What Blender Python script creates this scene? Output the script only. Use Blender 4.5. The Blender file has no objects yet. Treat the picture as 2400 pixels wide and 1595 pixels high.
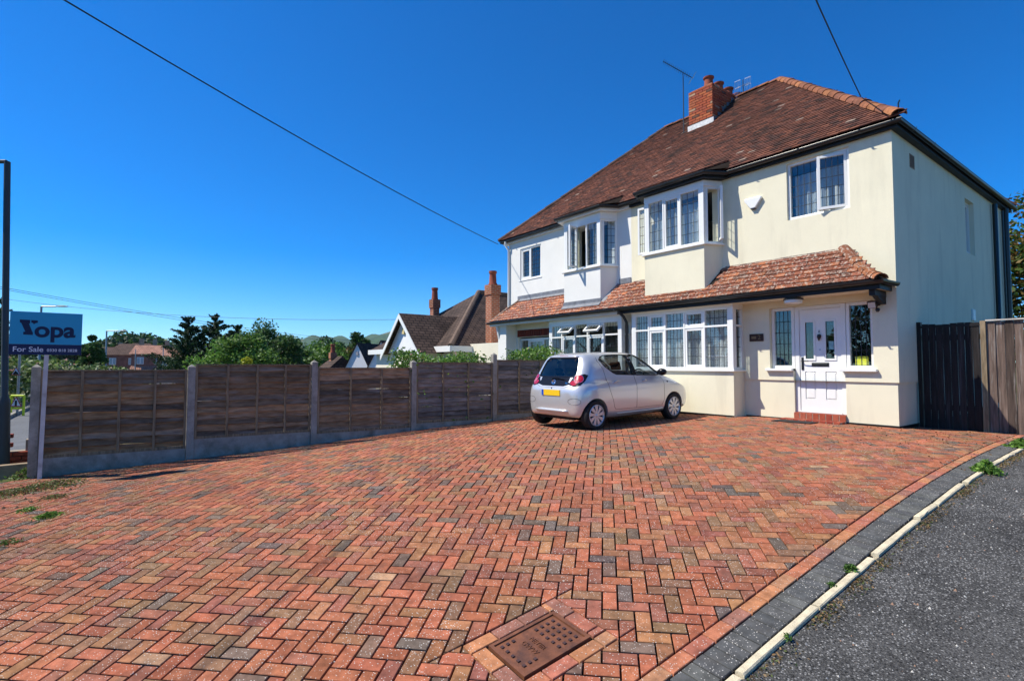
import bpy, bmesh, math, random
import numpy as np
from mathutils import Vector, Matrix
from mathutils.bvhtree import BVHTree
random.seed(7); RNG = np.random.default_rng(11)
scn = bpy.context.scene
col = scn.collection
R_ = math.radians

# ------------------------------------------------------------------ camera
WM3 = np.array([[0.6027308895727335, 0.797942336537665, 0.001871447480762345],
                [-0.035662923578274275, 0.029281062848983685, -0.9989348203162627],
                [-0.7971471825432939, 0.6020221315859127, 0.04610555762641533]])
CAM = np.array([0, 0, 2.0606]); FPX = 1242.5
cd = bpy.data.cameras.new('camera'); cam = bpy.data.objects.new('camera', cd); col.objects.link(cam)
cd.sensor_width = 36; cd.lens = FPX * 36 / 2400; cd.clip_end = 20000; cd.clip_start = .05
m = Matrix.Identity(4)
for i in range(3):
    m[i][0] = WM3[0][i]; m[i][1] = -WM3[1][i]; m[i][2] = -WM3[2][i]; m[i][3] = CAM[i]
cam.matrix_world = m
scn.camera = cam

# ------------------------------------------------------------------ world, sun, exposure
SUN = Vector((.78, 1, -1.6)).normalized()
el = math.asin(-SUN.z); az = math.atan2(-SUN.x, -SUN.y)
w = bpy.data.worlds.new('World'); scn.world = w; w.use_nodes = True
nt = w.node_tree; nt.nodes.clear()
sky = nt.nodes.new('ShaderNodeTexSky'); sky.sky_type = 'NISHITA'; sky.sun_disc = False
sky.sun_elevation = el; sky.sun_rotation = az; sky.altitude = 100; sky.air_density = .8; sky.dust_density = 0.; sky.ozone_density = 4.
hs = nt.nodes.new('ShaderNodeHueSaturation'); hs.inputs['Saturation'].default_value = 1.5; hs.inputs['Hue'].default_value = .5
bgn = nt.nodes.new('ShaderNodeBackground'); bgn.inputs['Strength'].default_value = .125
out = nt.nodes.new('ShaderNodeOutputWorld')
tn = nt.nodes.new('ShaderNodeMix'); tn.data_type = 'RGBA'; tn.blend_type = 'MULTIPLY'; tn.inputs[0].default_value = 1; tn.inputs[7].default_value = (.64, .93, 1.1, 1)
nt.links.new(sky.outputs[0], hs.inputs['Color']); nt.links.new(hs.outputs[0], tn.inputs[6]); nt.links.new(tn.outputs[2], bgn.inputs[0]); nt.links.new(bgn.outputs[0], out.inputs[0])
sd = bpy.data.lights.new('sun', 'SUN'); sd.energy = 5.0; sd.angle = R_(.5); sd.color = (1, .94, .83)
so = bpy.data.objects.new('sun', sd); col.objects.link(so); so.rotation_euler = SUN.to_track_quat('-Z', 'Y').to_euler(); so.location = (-20, -20, 40)
scn.view_settings.view_transform = 'Standard'; scn.view_settings.look = 'None'; scn.view_settings.exposure = 0.42; scn.view_settings.gamma = 1
scn.view_settings.use_curve_mapping = False
scn.cycles.max_bounces = 8; scn.cycles.transparent_max_bounces = 16

# ------------------------------------------------------------------ photo pixel -> world (2400 x 1595 photo)
def ray(x, y): return WM3.T @ np.array([(x - 1200) / FPX, (y - 797.5) / FPX, 1.])
def onY(x, y, Y): d = ray(x, y); return CAM + d * (Y / d[1])
def onX(x, y, X): d = ray(x, y); return CAM + d * (X / d[0])
def onZ(x, y, Z): d = ray(x, y); return CAM + d * ((Z - CAM[2]) / d[2])
def at(x, y, depth): return CAM + ray(x, y) * depth
def V(*a): return Vector(a)

# ------------------------------------------------------------------ mesh helpers
WMAT = {}
def link(o, parent=None, world=None):
    col.objects.link(o)
    WMAT[o.name] = world if world is not None else Matrix.Identity(4)
    if world is not None and parent is None: o.matrix_world = world
    if parent is not None:
        o.parent = parent; o.matrix_parent_inverse = WMAT[parent.name].inverted()
        if world is not None: o.matrix_basis = world
    return o
def tag(o, label=None, cat=None, group=None, kind=None):
    if label: o['label'] = label
    if cat: o['category'] = cat
    if group: o['group'] = group
    if kind: o['kind'] = kind
    return o
def thing(name, loc, label, cat, group=None):
    o = bpy.data.objects.new(name, None); o.empty_display_size = .2
    link(o, None, Matrix.Translation(Vector(loc))); return tag(o, label, cat, group)

class MB:
    def __init__(s): s.v = []; s.f = []; s.c = []; s.uv = {}; s.xf = None
    def add(s, vs, fs, c=None, uv=None):
        n = len(s.v); s.v += [tuple(map(float, p)) for p in vs]
        for i, f in enumerate(fs):
            if uv: s.uv[len(s.f)] = uv[i]
            s.f.append(tuple(n + k for k in f)); s.c.append(c)
        return s
    def box(s, x0, x1, y0, y1, z0, z1, c=None):
        if x0 > x1: x0, x1 = x1, x0
        if y0 > y1: y0, y1 = y1, y0
        if z0 > z1: z0, z1 = z1, z0
        return s.add([(x0,y0,z0),(x1,y0,z0),(x1,y1,z0),(x0,y1,z0),(x0,y0,z1),(x1,y0,z1),(x1,y1,z1),(x0,y1,z1)],
                     [(0,3,2,1),(4,5,6,7),(0,1,5,4),(1,2,6,5),(2,3,7,6),(3,0,4,7)], c)
    def obox(s, o, a, b, c_, col_=None):     # corner + three edge vectors
        o, a, b, c_ = map(Vector, (o, a, b, c_))
        if a.cross(b).dot(c_) < 0: a, b = b, a
        P = [o, o+a, o+a+b, o+b]; P += [p + c_ for p in P]
        return s.add(P, [(0,3,2,1),(4,5,6,7),(0,1,5,4),(1,2,6,5),(2,3,7,6),(3,0,4,7)], col_)
    def prism(s, loop, off, c=None):
        off = Vector(off); L = [Vector(p) for p in loop]; n = len(L)
        nrm = Vector((0,0,0))
        for i in range(n): nrm += L[i].cross(L[(i+1) % n])
        if nrm.dot(off) > 0: L.reverse()
        return s.add(L + [p + off for p in L], [tuple(range(n)), tuple(range(2*n-1, n-1, -1))] +
                     [((i+1) % n, i, n+i, n+(i+1) % n) for i in range(n)], c)
    def cyl(s, p0, p1, r0, r1=None, n=12, caps=True, c=None):
        p0, p1 = Vector(p0), Vector(p1); r1 = r0 if r1 is None else r1
        d = (p1 - p0).normalized(); a = d.orthogonal().normalized(); b = d.cross(a)
        vs = []
        for p, r in ((p0, r0), (p1, r1)):
            for i in range(n):
                t = 2*math.pi*i/n; vs.append(p + (a*math.cos(t) + b*math.sin(t))*r)
        fs = [(i, (i+1) % n, n+(i+1) % n, n+i) for i in range(n)]
        if caps: fs += [tuple(range(n-1, -1, -1)), tuple(range(n, 2*n))]
        return s.add(vs, fs, c)
    def tube(s, pts, r, n=8, c=None, caps=True):
        pts = [Vector(p) for p in pts]; k = len(pts); rs = r if isinstance(r, (list, tuple)) else [r]*k
        vs = []; a = None
        for i, p in enumerate(pts):
            d = (pts[min(i+1, k-1)] - pts[max(i-1, 0)]).normalized()
            if a is None: a = d.orthogonal().normalized()
            a = (a - d*a.dot(d)).normalized(); b = d.cross(a)
            for j in range(n):
                t = 2*math.pi*j/n; vs.append(p + (a*math.cos(t) + b*math.sin(t))*rs[i])
        fs = [(i*n+j, i*n+(j+1) % n, (i+1)*n+(j+1) % n, (i+1)*n+j) for i in range(k-1) for j in range(n)]
        if caps: fs += [tuple(range(n-1, -1, -1)), tuple(range((k-1)*n, k*n))]
        return s.add(vs, fs, c)
    def lathe(s, o, axis, prof, n=24, c=None, a0=None):   # prof: (radius, height along axis)
        o, axis = Vector(o), Vector(axis).normalized(); a = axis.orthogonal().normalized() if a0 is None else Vector(a0); b = axis.cross(a)
        vs = []
        for r, h in prof:
            for j in range(n):
                t = 2*math.pi*j/n; vs.append(o + axis*h + (a*math.cos(t)+b*math.sin(t))*r)
        k = len(prof)
        fs = [(i*n+j, i*n+(j+1) % n, (i+1)*n+(j+1) % n, (i+1)*n+j) for i in range(k-1) for j in range(n)]
        return s.add(vs, fs, c)
    def mesh(s, name):
        v = s.v if s.xf is None else [tuple(s.xf(Vector(p))) for p in s.v]
        me = bpy.data.meshes.new(name); me.from_pydata(v, [], s.f)
        if any(c is not None for c in s.c):
            at_ = me.color_attributes.new('Col', 'FLOAT_COLOR', 'CORNER'); L = []
            for f, c in zip(s.f, s.c):
                c = c or (1, 1, 1); L += [c[0], c[1], c[2], 1]*len(f)
            at_.data.foreach_set('color', L)
        if s.uv:
            ul = me.uv_layers.new(name='UVMap'); L = []
            for i, f in enumerate(s.f):
                u = s.uv.get(i) or [(0, 0)]*len(f)
                for q in u: L += [q[0], q[1]]
            ul.data.foreach_set('uv', L)
        me.update(); return me
    def build(s, name, mat, parent=None, smooth=False, world=None, bevel=0):
        me = s.mesh(name)
        if bevel:
            bm = bmesh.new(); bm.from_mesh(me); bmesh.ops.remove_doubles(bm, verts=bm.verts, dist=1e-5)
            bmesh.ops.bevel(bm, geom=[e for e in bm.edges if e.is_manifold and e.calc_face_angle(0) > .6], offset=bevel, segments=2, affect='EDGES', profile=.5)
            bm.to_mesh(me); bm.free()
        me.materials.append(mat)
        if smooth: smooth_mesh(me, smooth)
        o = bpy.data.objects.new(name, me); return link(o, parent, world)
def smooth_mesh(me, ang=True):
    me.shade_smooth()
    if ang is not True:
        me.set_sharp_from_angle(angle=R_(ang))
def fastmesh(name, quads, cols=None):
    """quads: (N,4,3) array"""
    n = len(quads); me = bpy.data.meshes.new(name)
    me.vertices.add(4*n); me.vertices.foreach_set('co', np.asarray(quads, np.float32).ravel())
    me.loops.add(4*n); me.loops.foreach_set('vertex_index', np.arange(4*n, dtype=np.int32))
    me.polygons.add(n); me.polygons.foreach_set('loop_start', np.arange(0, 4*n, 4, dtype=np.int32))
    me.polygons.foreach_set('loop_total', np.full(n, 4, np.int32))
    if cols is not None:
        a = me.color_attributes.new('Col', 'FLOAT_COLOR', 'CORNER')
        c = np.ones((n, 4, 4), np.float32); c[:, :, :3] = np.asarray(cols)[:, None, :]
        a.data.foreach_set('color', c.ravel())
    me.update(calc_edges=True); me.validate(); return me
def instance(name, me, parent, world, color=None):
    o = bpy.data.objects.new(name, me); link(o, parent, world)
    if color is not None: o.color = (*color, 1)
    return o

# ------------------------------------------------------------------ materials
def nd(nt, t, **k):
    n = nt.nodes.new(t)
    for a, b in k.items():
        if a in n.inputs: n.inputs[a].default_value = b
        else: setattr(n, a, b)
    return n
def pmat(name, base=(.5,.5,.5), rough=.75, var=.18, scale=6., bump=0., bscale=60., spec=.3, metal=0., coat=0., src=None,
         fine=.0, fscale=300., stain=None, stretch=None, streak=None, trans=0.):
    """procedural Principled: base colour (constant / object colour / 'Col' attribute) times noise, optional speckle, stain and bump"""
    M = bpy.data.materials.new(name); M.use_nodes = True; nt = M.node_tree; nt.nodes.clear(); lk = nt.links.new
    o = nd(nt, 'ShaderNodeOutputMaterial'); b = nd(nt, 'ShaderNodeBsdfPrincipled'); lk(b.outputs[0], o.inputs[0])
    b.inputs['Roughness'].default_value = rough; b.inputs['Metallic'].default_value = metal
    b.inputs['Specular IOR Level'].default_value = spec; b.inputs['Coat Weight'].default_value = coat; b.inputs['Coat Roughness'].default_value = .04
    g = nd(nt, 'ShaderNodeNewGeometry'); P = g.outputs['Position']
    if stretch:
        mp = nd(nt, 'ShaderNodeMapping'); mp.inputs['Scale'].default_value = stretch; lk(P, mp.inputs['Vector']); P2 = mp.outputs[0]
    else: P2 = P
    if src == 'obj':
        c = nd(nt, 'ShaderNodeObjectInfo').outputs['Color']
    elif src == 'col':
        c = nd(nt, 'ShaderNodeVertexColor', layer_name='Col').outputs['Color']
    else:
        r = nd(nt, 'ShaderNodeRGB'); r.outputs[0].default_value = (*base, 1); c = r.outputs[0]
    def mul(c, fac_out, lo, hi):
        mr = nd(nt, 'ShaderNodeMapRange'); lk(fac_out, mr.inputs[0]); mr.inputs[1].default_value = .28; mr.inputs[2].default_value = .72
        mr.inputs[3].default_value = lo; mr.inputs[4].default_value = hi
        mx = nd(nt, 'ShaderNodeMix', data_type='RGBA', blend_type='MULTIPLY'); mx.inputs[0].default_value = 1
        lk(c, mx.inputs[6]); lk(mr.outputs[0], mx.inputs[7]); return mx.outputs[2]
    if var:
        n = nd(nt, 'ShaderNodeTexNoise', Scale=scale, Detail=6, Roughness=.62); lk(P2, n.inputs['Vector']); c = mul(c, n.outputs[0], 1-var, 1+var)
    if fine:
        n = nd(nt, 'ShaderNodeTexNoise', Scale=fscale, Detail=2, Roughness=.6); lk(P, n.inputs['Vector']); c = mul(c, n.outputs[0], 1-fine, 1+fine)
    if stain:     # (colour, scale, threshold lo, hi, strength)
        n = nd(nt, 'ShaderNodeTexNoise', Scale=stain[1], Detail=5, Roughness=.65); lk(P2, n.inputs['Vector'])
        mr = nd(nt, 'ShaderNodeMapRange'); lk(n.outputs[0], mr.inputs[0]); mr.inputs[1].default_value = stain[2]; mr.inputs[2].default_value = stain[3]; mr.inputs[4].default_value = stain[4]
        mx = nd(nt, 'ShaderNodeMix', data_type='RGBA'); lk(mr.outputs[0], mx.inputs[0]); lk(c, mx.inputs[6]); mx.inputs[7].default_value = (*stain[0], 1); c = mx.outputs[2]
    if streak:    # second stain with its own mapping scale: (colour, mapscale, lo, hi, strength)
        mp = nd(nt, 'ShaderNodeMapping'); mp.inputs['Scale'].default_value = streak[1]; lk(P, mp.inputs['Vector'])
        n = nd(nt, 'ShaderNodeTexNoise', Scale=1., Detail=4, Roughness=.6); lk(mp.outputs[0], n.inputs['Vector'])
        mr = nd(nt, 'ShaderNodeMapRange'); lk(n.outputs[0], mr.inputs[0]); mr.inputs[1].default_value = streak[2]; mr.inputs[2].default_value = streak[3]; mr.inputs[4].default_value = streak[4]
        mx = nd(nt, 'ShaderNodeMix', data_type='RGBA'); lk(mr.outputs[0], mx.inputs[0]); lk(c, mx.inputs[6]); mx.inputs[7].default_value = (*streak[0], 1); c = mx.outputs[2]
    lk(c, b.inputs['Base Color'])
    if bump:
        n = nd(nt, 'ShaderNodeTexNoise', Scale=bscale, Detail=5, Roughness=.6); lk(P2, n.inputs['Vector'])
        bp = nd(nt, 'ShaderNodeBump'); bp.inputs['Strength'].default_value = 1; bp.inputs['Distance'].default_value = bump
        lk(n.outputs[0], bp.inputs['Height']); lk(bp.outputs[0], b.inputs['Normal'])
    if trans:
        tr = nd(nt, 'ShaderNodeBsdfTranslucent'); lk(c, tr.inputs[0]); ms = nd(nt, 'ShaderNodeMixShader'); ms.inputs[0].default_value = trans
        lk(b.outputs[0], ms.inputs[1]); lk(tr.outputs[0], ms.inputs[2]); lk(ms.outputs[0], o.inputs[0])
    return M
def speckle(M, color, scale, lo, hi, strength):
    """small light grains lying on a surface"""
    nt = M.node_tree; lk = nt.links.new; b = next(n for n in nt.nodes if n.type == 'BSDF_PRINCIPLED'); L = b.inputs['Base Color'].links[0]; c = L.from_socket
    g = nd(nt, 'ShaderNodeNewGeometry'); vo = nd(nt, 'ShaderNodeTexVoronoi', Scale=scale); lk(g.outputs['Position'], vo.inputs['Vector'])
    n = nd(nt, 'ShaderNodeTexNoise', Scale=1.3, Detail=3); lk(g.outputs['Position'], n.inputs['Vector'])
    ma = nd(nt, 'ShaderNodeMath', operation='MULTIPLY_ADD'); lk(n.outputs[0], ma.inputs[0]); ma.inputs[1].default_value = -.28; lk(vo.outputs['Distance'], ma.inputs[2])
    mr = nd(nt, 'ShaderNodeMapRange'); lk(ma.outputs[0], mr.inputs[0]); mr.inputs[1].default_value = lo; mr.inputs[2].default_value = hi; mr.inputs[3].default_value = strength; mr.inputs[4].default_value = 0
    wn = nd(nt, 'ShaderNodeMath', operation='GREATER_THAN'); lk(vo.outputs['Color'], wn.inputs[0]); wn.inputs[1].default_value = .45
    m2 = nd(nt, 'ShaderNodeMath', operation='MULTIPLY'); lk(mr.outputs[0], m2.inputs[0]); lk(wn.outputs[0], m2.inputs[1])
    mx = nd(nt, 'ShaderNodeMix', data_type='RGBA'); lk(m2.outputs[0], mx.inputs[0]); lk(c, mx.inputs[6]); mx.inputs[7].default_value = (*color, 1)
    lk(mx.outputs[2], b.inputs['Base Color']); return M
def uvbrick(name, c1, c2, mortar, bw, rh, ms, rough=.85, bump=.004, var=.3, offset=.5):
    M = bpy.data.materials.new(name); M.use_nodes = True; nt = M.node_tree; nt.nodes.clear(); lk = nt.links.new
    o = nd(nt, 'ShaderNodeOutputMaterial'); b = nd(nt, 'ShaderNodeBsdfPrincipled'); lk(b.outputs[0], o.inputs[0]); b.inputs['Roughness'].default_value = rough
    b.inputs['Specular IOR Level'].default_value = .2
    uv = nd(nt, 'ShaderNodeUVMap'); br = nd(nt, 'ShaderNodeTexBrick'); lk(uv.outputs[0], br.inputs['Vector']); br.offset = offset
    br.inputs['Color1'].default_value = (*c1, 1); br.inputs['Color2'].default_value = (*c2, 1); br.inputs['Mortar'].default_value = (*mortar, 1)
    br.inputs['Scale'].default_value = 1; br.inputs['Brick Width'].default_value = bw; br.inputs['Row Height'].default_value = rh; br.inputs['Mortar Size'].default_value = ms; br.inputs['Bias'].default_value = -.1
    g = nd(nt, 'ShaderNodeNewGeometry'); n = nd(nt, 'ShaderNodeTexNoise', Scale=1.7, Detail=6); lk(g.outputs['Position'], n.inputs['Vector'])
    mr = nd(nt, 'ShaderNodeMapRange'); lk(n.outputs[0], mr.inputs[0]); mr.inputs[1].default_value = .3; mr.inputs[2].default_value = .7; mr.inputs[3].default_value = 1-var; mr.inputs[4].default_value = 1+var
    mx = nd(nt, 'ShaderNodeMix', data_type='RGBA', blend_type='MULTIPLY'); mx.inputs[0].default_value = 1; lk(br.outputs[0], mx.inputs[6]); lk(mr.outputs[0], mx.inputs[7]); lk(mx.outputs[2], b.inputs['Base Color'])
    bp = nd(nt, 'ShaderNodeBump'); bp.invert = True; bp.inputs['Distance'].default_value = bump; lk(br.outputs['Fac'], bp.inputs['Height']); lk(bp.outputs[0], b.inputs['Normal'])
    return M
def glassmat(name, tint=(1,1,1), base=.06, rough=0.0, pw=4.):
    M = bpy.data.materials.new(name); M.use_nodes = True; nt = M.node_tree; nt.nodes.clear(); lk = nt.links.new
    o = nd(nt, 'ShaderNodeOutputMaterial'); t = nd(nt, 'ShaderNodeBsdfTransparent'); t.inputs[0].default_value = (*tint, 1)
    g = nd(nt, 'ShaderNodeBsdfGlossy'); g.inputs['Roughness'].default_value = rough; lw = nd(nt, 'ShaderNodeLayerWeight'); lw.inputs[0].default_value = .5
    p = nd(nt, 'ShaderNodeMath', operation='POWER'); lk(lw.outputs['Facing'], p.inputs[0]); p.inputs[1].default_value = pw
    mr = nd(nt, 'ShaderNodeMapRange'); lk(p.outputs[0], mr.inputs[0]); mr.inputs[3].default_value = base; mr.inputs[4].default_value = 1
    ms = nd(nt, 'ShaderNodeMixShader'); lk(mr.outputs[0], ms.inputs[0]); lk(t.outputs[0], ms.inputs[1]); lk(g.outputs[0], ms.inputs[2]); lk(ms.outputs[0], o.inputs[0]); return M
def lacemat(name, colr=(.85,.85,.83), scale=26, hole=.14, trans=.25):
    M = bpy.data.materials.new(name); M.use_nodes = True; nt = M.node_tree; nt.nodes.clear(); lk = nt.links.new
    o = nd(nt, 'ShaderNodeOutputMaterial'); d = nd(nt, 'ShaderNodeBsdfDiffuse'); d.inputs[0].default_value = (*colr, 1)
    tl = nd(nt, 'ShaderNodeBsdfTranslucent'); tl.inputs[0].default_value = (*colr, 1); m1 = nd(nt, 'ShaderNodeMixShader'); m1.inputs[0].default_value = trans; lk(d.outputs[0], m1.inputs[1]); lk(tl.outputs[0], m1.inputs[2])
    t = nd(nt, 'ShaderNodeBsdfTransparent'); g = nd(nt, 'ShaderNodeNewGeometry'); mp = nd(nt, 'ShaderNodeMapping'); mp.inputs['Scale'].default_value = (1, .2, .62); lk(g.outputs['Position'], mp.inputs[0])
    v = nd(nt, 'ShaderNodeTexVoronoi', Scale=scale); v.inputs['Randomness'].default_value = .35; lk(mp.outputs[0], v.inputs['Vector'])
    mr = nd(nt, 'ShaderNodeMapRange'); lk(v.outputs['Distance'], mr.inputs[0]); mr.inputs[1].default_value = .18; mr.inputs[2].default_value = .3; mr.inputs[3].default_value = .6; mr.inputs[4].default_value = hole
    m2 = nd(nt, 'ShaderNodeMixShader'); lk(mr.outputs[0], m2.inputs[0]); lk(m1.outputs[0], m2.inputs[1]); lk(t.outputs[0], m2.inputs[2]); lk(m2.outputs[0], o.inputs[0]); return M

# ------------------------------------------------------------------ material set
MT = {}
MT['paver_o'] = speckle(pmat('paver', rough=.88, var=.38, scale=14, fine=.3, fscale=380, bump=.0015, bscale=240, spec=.15, src='obj', stain=((.1,.085,.07), 3.2, .55, .74, .5)), (.66,.62,.56), 70, .02, .11, .85)
MT['paver_c'] = speckle(pmat('paver_field', rough=.88, var=.38, scale=14, fine=.3, fscale=380, bump=.0015, bscale=240, spec=.15, src='col', stain=((.1,.085,.07), 3.2, .55, .74, .5)), (.66,.62,.56), 70, .02, .11, .85)
MT['sand'] = pmat('joint_sand', (.022,.016,.012), rough=1, var=.4, scale=30, spec=0, stain=((.06,.065,.02), 1.6, .55, .7, .8))
MT['tarmac'] = speckle(pmat('tarmac', (.072,.07,.066), rough=.92, var=.4, scale=2.2, fine=.97, fscale=85, bump=.014, bscale=100, spec=.25), (.40,.39,.37), 62, .03, .27, .75)
MT['asphalt'] = pmat('road_asphalt', (.13,.135,.14), rough=.9, var=.15, scale=2, fine=.3, fscale=90, spec=.2)
MT['edging'] = pmat('edging_concrete', (.58,.505,.35), rough=.9, var=.25, scale=9, fine=.3, fscale=260, bump=.003, bscale=120, spec=.15, stain=((.16,.13,.09), 14, .6, .75, .6))
MT['earth'] = pmat('earth', (.10,.085,.05), rough=1, var=.4, scale=2, spec=.0, stain=((.06,.1,.025), .8, .45, .6, .8))
MT['cream'] = pmat('cream_render', (.78,.73,.545), rough=.9, var=.05, scale=1.2, bump=.004, bscale=130, fine=.05, fscale=160, spec=.12, streak=((.55,.51,.38), (3.2,3.2,.5), .52, .8, .5))
MT['whiter'] = pmat('white_render', (.76,.75,.70), rough=.9, var=.05, scale=1.2, bump=.003, bscale=130, fine=.04, fscale=160, spec=.12)
MT['upvc'] = pmat('white_upvc', (.80,.80,.76), rough=.28, var=.03, scale=3, spec=.45)
MT['door'] = pmat('white_door', (.82,.82,.78), rough=.3, var=.03, scale=4, bump=.0006, bscale=90, spec=.45)
MT['blackp'] = pmat('black_plastic', (.012,.012,.013), rough=.3, var=.25, scale=5, spec=.55)
MT['blackt'] = pmat('black_timber', (.012,.011,.011), rough=.5, var=.3, scale=5, spec=.3)
MT['whitet'] = pmat('white_fascia', (.74,.74,.72), rough=.45, var=.08, scale=3, spec=.35)
MT['lead'] = pmat('lead_came', (.03,.03,.033), rough=.5, var=.1, spec=.4)
MT['leadf'] = pmat('lead_flashing', (.17,.18,.2), rough=.55, var=.35, scale=7, spec=.4, bump=.006, bscale=16)
MT['glass'] = glassmat('window_glass', (.94,.97,.98), .075)
MT['lace'] = lacemat('lace_net')
MT['lace2'] = lacemat('plain_net', (.74,.78,.74), 60, .22)
MT['curtain'] = pmat('curtain_cloth', (.45,.42,.30), rough=.95, var=.3, scale=9, stretch=(6,6,.4), spec=.05)
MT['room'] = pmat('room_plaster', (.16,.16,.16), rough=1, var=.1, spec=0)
MT['tile_o'] = pmat('roof_tile', rough=.9, var=.35, scale=14, fine=.3, fscale=140, bump=.003, bscale=90, spec=.12, src='obj', stain=((.035,.03,.025), 1.1, .55, .72, .75))
MT['tile_c'] = pmat('roof_tiles', rough=.9, var=.35, scale=14, fine=.3, fscale=140, bump=.003, bscale=90, spec=.12, src='col', stain=((.035,.03,.025), 1.1, .55, .72, .75))
MT['ptile_o'] = pmat('porch_tile', rough=.9, var=.3, scale=18, fine=.3, fscale=140, bump=.003, bscale=90, spec=.12, src='obj', stain=((.5,.44,.36), 21, .53, .62, .7))
MT['ptile_c'] = pmat('porch_tiles', rough=.9, var=.3, scale=18, fine=.3, fscale=140, bump=.003, bscale=90, spec=.12, src='col', stain=((.5,.44,.36), 21, .53, .62, .7))
MT['under'] = pmat('roof_underlay', (.03,.024,.02), rough=1, var=.2, spec=0)
MT['brick_o'] = pmat('red_brick', rough=.9, var=.25, scale=16, fine=.3, fscale=200, bump=.004, bscale=120, spec=.12, src='obj', stain=((.05,.04,.035), 6, .62, .75, .8))
MT['mortar'] = pmat('mortar', (.32,.27,.21), rough=1, var=.25, scale=12, spec=.05)
MT['pot'] = pmat('clay_pot', (.27,.075,.045), rough=.8, var=.25, scale=8, spec=.2)
MT['conc'] = pmat('concrete', (.33,.31,.27), rough=.95, var=.25, scale=5, fine=.2, fscale=160, bump=.003, bscale=90, spec=.12, stain=((.1,.1,.07), 2.6, .5, .7, .65))
MT['fence'] = pmat('fence_board', (.17,.095,.06), rough=.85, var=.5, scale=2.2, stretch=(9,1.8,9), bump=.005, bscale=9, spec=.2, src='obj', streak=((.40,.34,.30), (5,1.6,9), .54, .74, .5))
MT['batten'] = pmat('fence_batten', (.23,.175,.11), rough=.85, var=.5, scale=3, stretch=(12,12,1.2), spec=.15)
MT['gate'] = pmat('gate_board', (.07,.045,.035), rough=.8, var=.6, scale=3, stretch=(14,8,.9), bump=.005, bscale=4, spec=.25, src='obj', streak=((.36,.33,.3), (22,8,1.3), .56, .74, .75))
MT['gated'] = pmat('gate_dark_board', (.03,.022,.02), rough=.7, var=.6, scale=3, stretch=(14,8,.9), bump=.005, bscale=4, spec=.25, src='obj', streak=((.10,.095,.1), (22,8,1.3), .58, .75, .6))
MT['iron'] = pmat('rusty_iron', (.20,.075,.035), rough=.55, var=.4, scale=9, bump=.002, bscale=120, spec=.5, metal=.25, stain=((.07,.035,.025), 7, .5, .7, .8))
MT['alu'] = pmat('aluminium', (.5,.5,.52), rough=.35, var=.1, metal=.9)
MT['steel'] = pmat('painted_steel', (.035,.045,.05), rough=.5, var=.2, scale=2, spec=.4)
MT['galv'] = pmat('galvanised_steel', (.32,.34,.34), rough=.5, var=.25, scale=4, spec=.4, metal=.4)
MT['rubber'] = pmat('rubber', (.018,.018,.019), rough=.75, var=.2, spec=.3)
MT['cable'] = pmat('cable', (.01,.01,.012), rough=.6, var=0)
MT['leafc'] = pmat('leaf', rough=.55, var=.25, scale=.8, spec=.3, src='col', trans=.28)
MT['bark'] = pmat('bark', (.09,.065,.045), rough=.95, var=.4, scale=6, bump=.01, bscale=20, spec=.1)
MT['yellowv'] = pmat('fluorescent_yellow', (.62,.75,.03), rough=.5, var=.05, spec=.4)
MT['redp'] = pmat('red_sign_paint', (.5,.02,.02), rough=.4, var=.05)
MT['whitep'] = pmat('white_paint', (.8,.8,.8), rough=.5, var=.05)
MT['blackpaint'] = pmat('black_paint', (.015,.015,.015), rough=.5, var=.05)

# ------------------------------------------------------------------ ground height (thin plate spline through measured ground points)
CP = np.array([[-2.6066, 2.6054, 0.4855], [-3.9867, 4.0836, 0.754], [-2.7787, 5.4792, 0.8299], [-3.2048, 2.0509, 0.4637], [-3.251, 0.9051, 0.3345], [-5.0341, -0.4721, 0.3014],
 [-5.5804, 0.2624, 0.425], [-4.8956, 2.9653, 0.689], [-2.8249, 4.3333, 0.7007], [-1.5829, 3.003, 0.4591], [-3.5848, -0.2316, 0.2267], [-10.257, -0.856, 0.437], [-10.13, 1.058, 0.521],
 [-10.0, 2.988, 0.609], [-9.875, 4.929, 0.73], [-9.748, 6.852, 0.821], [-3.2, 10.5, 1.02], [-5.9, 10.08, 1.02], [-8.8, 10.4, 1.0], [-1.83, 11.4, 0.984], [-3.2, 11.4, 0.985], [-7.2, 6.67, 0.9],
 [-7.0, 8.9, 0.965], [0.0, 0.0, 0.0], [3.0, 1.0, -0.1], [3.0, 11.0, 0.85], [4.0, -4.0, -0.6], [-4.0, -4.0, -0.15], [-11.0, -4.0, 0.3], [-14.0, 10.4, 1.0], [-1.7, 13.0, 1.05], [-14.0, 4.0, 0.6]])
def _k(d): return np.where(d > 1e-9, d*d*np.log(np.maximum(d, 1e-9)), 0)
_n = len(CP); _K = _k(np.linalg.norm(CP[:, None, :2]-CP[None, :, :2], axis=2)) + 2e-3*np.eye(_n); _P = np.c_[np.ones(_n), CP[:, :2]]
_co = np.linalg.solve(np.block([[_K, _P], [_P.T, np.zeros((3, 3))]]), np.r_[CP[:, 2], 0, 0, 0])
def field(x, y):
    x = np.asarray(x, float); y = np.asarray(y, float)
    d = np.hypot(x[..., None]-CP[:, 0], y[..., None]-CP[:, 1])
    return _k(d) @ _co[:-3] + _co[-3] + _co[-2]*x + _co[-1]*y
def fz(x, y): return float(field(x, y))
def fnormal(x, y):
    e = .05; return Vector((-(fz(x+e, y)-fz(x-e, y))/(2*e), -(fz(x, y+e)-fz(x, y-e))/(2*e), 1)).normalized()
def gf(px, py):
    d = ray(px, py); s = np.arange(1, 30, .01); q = CAM + d*s[:, None]; k = np.argmax(q[:, 2] < field(q[:, 0], q[:, 1])); return q[k]
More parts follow.
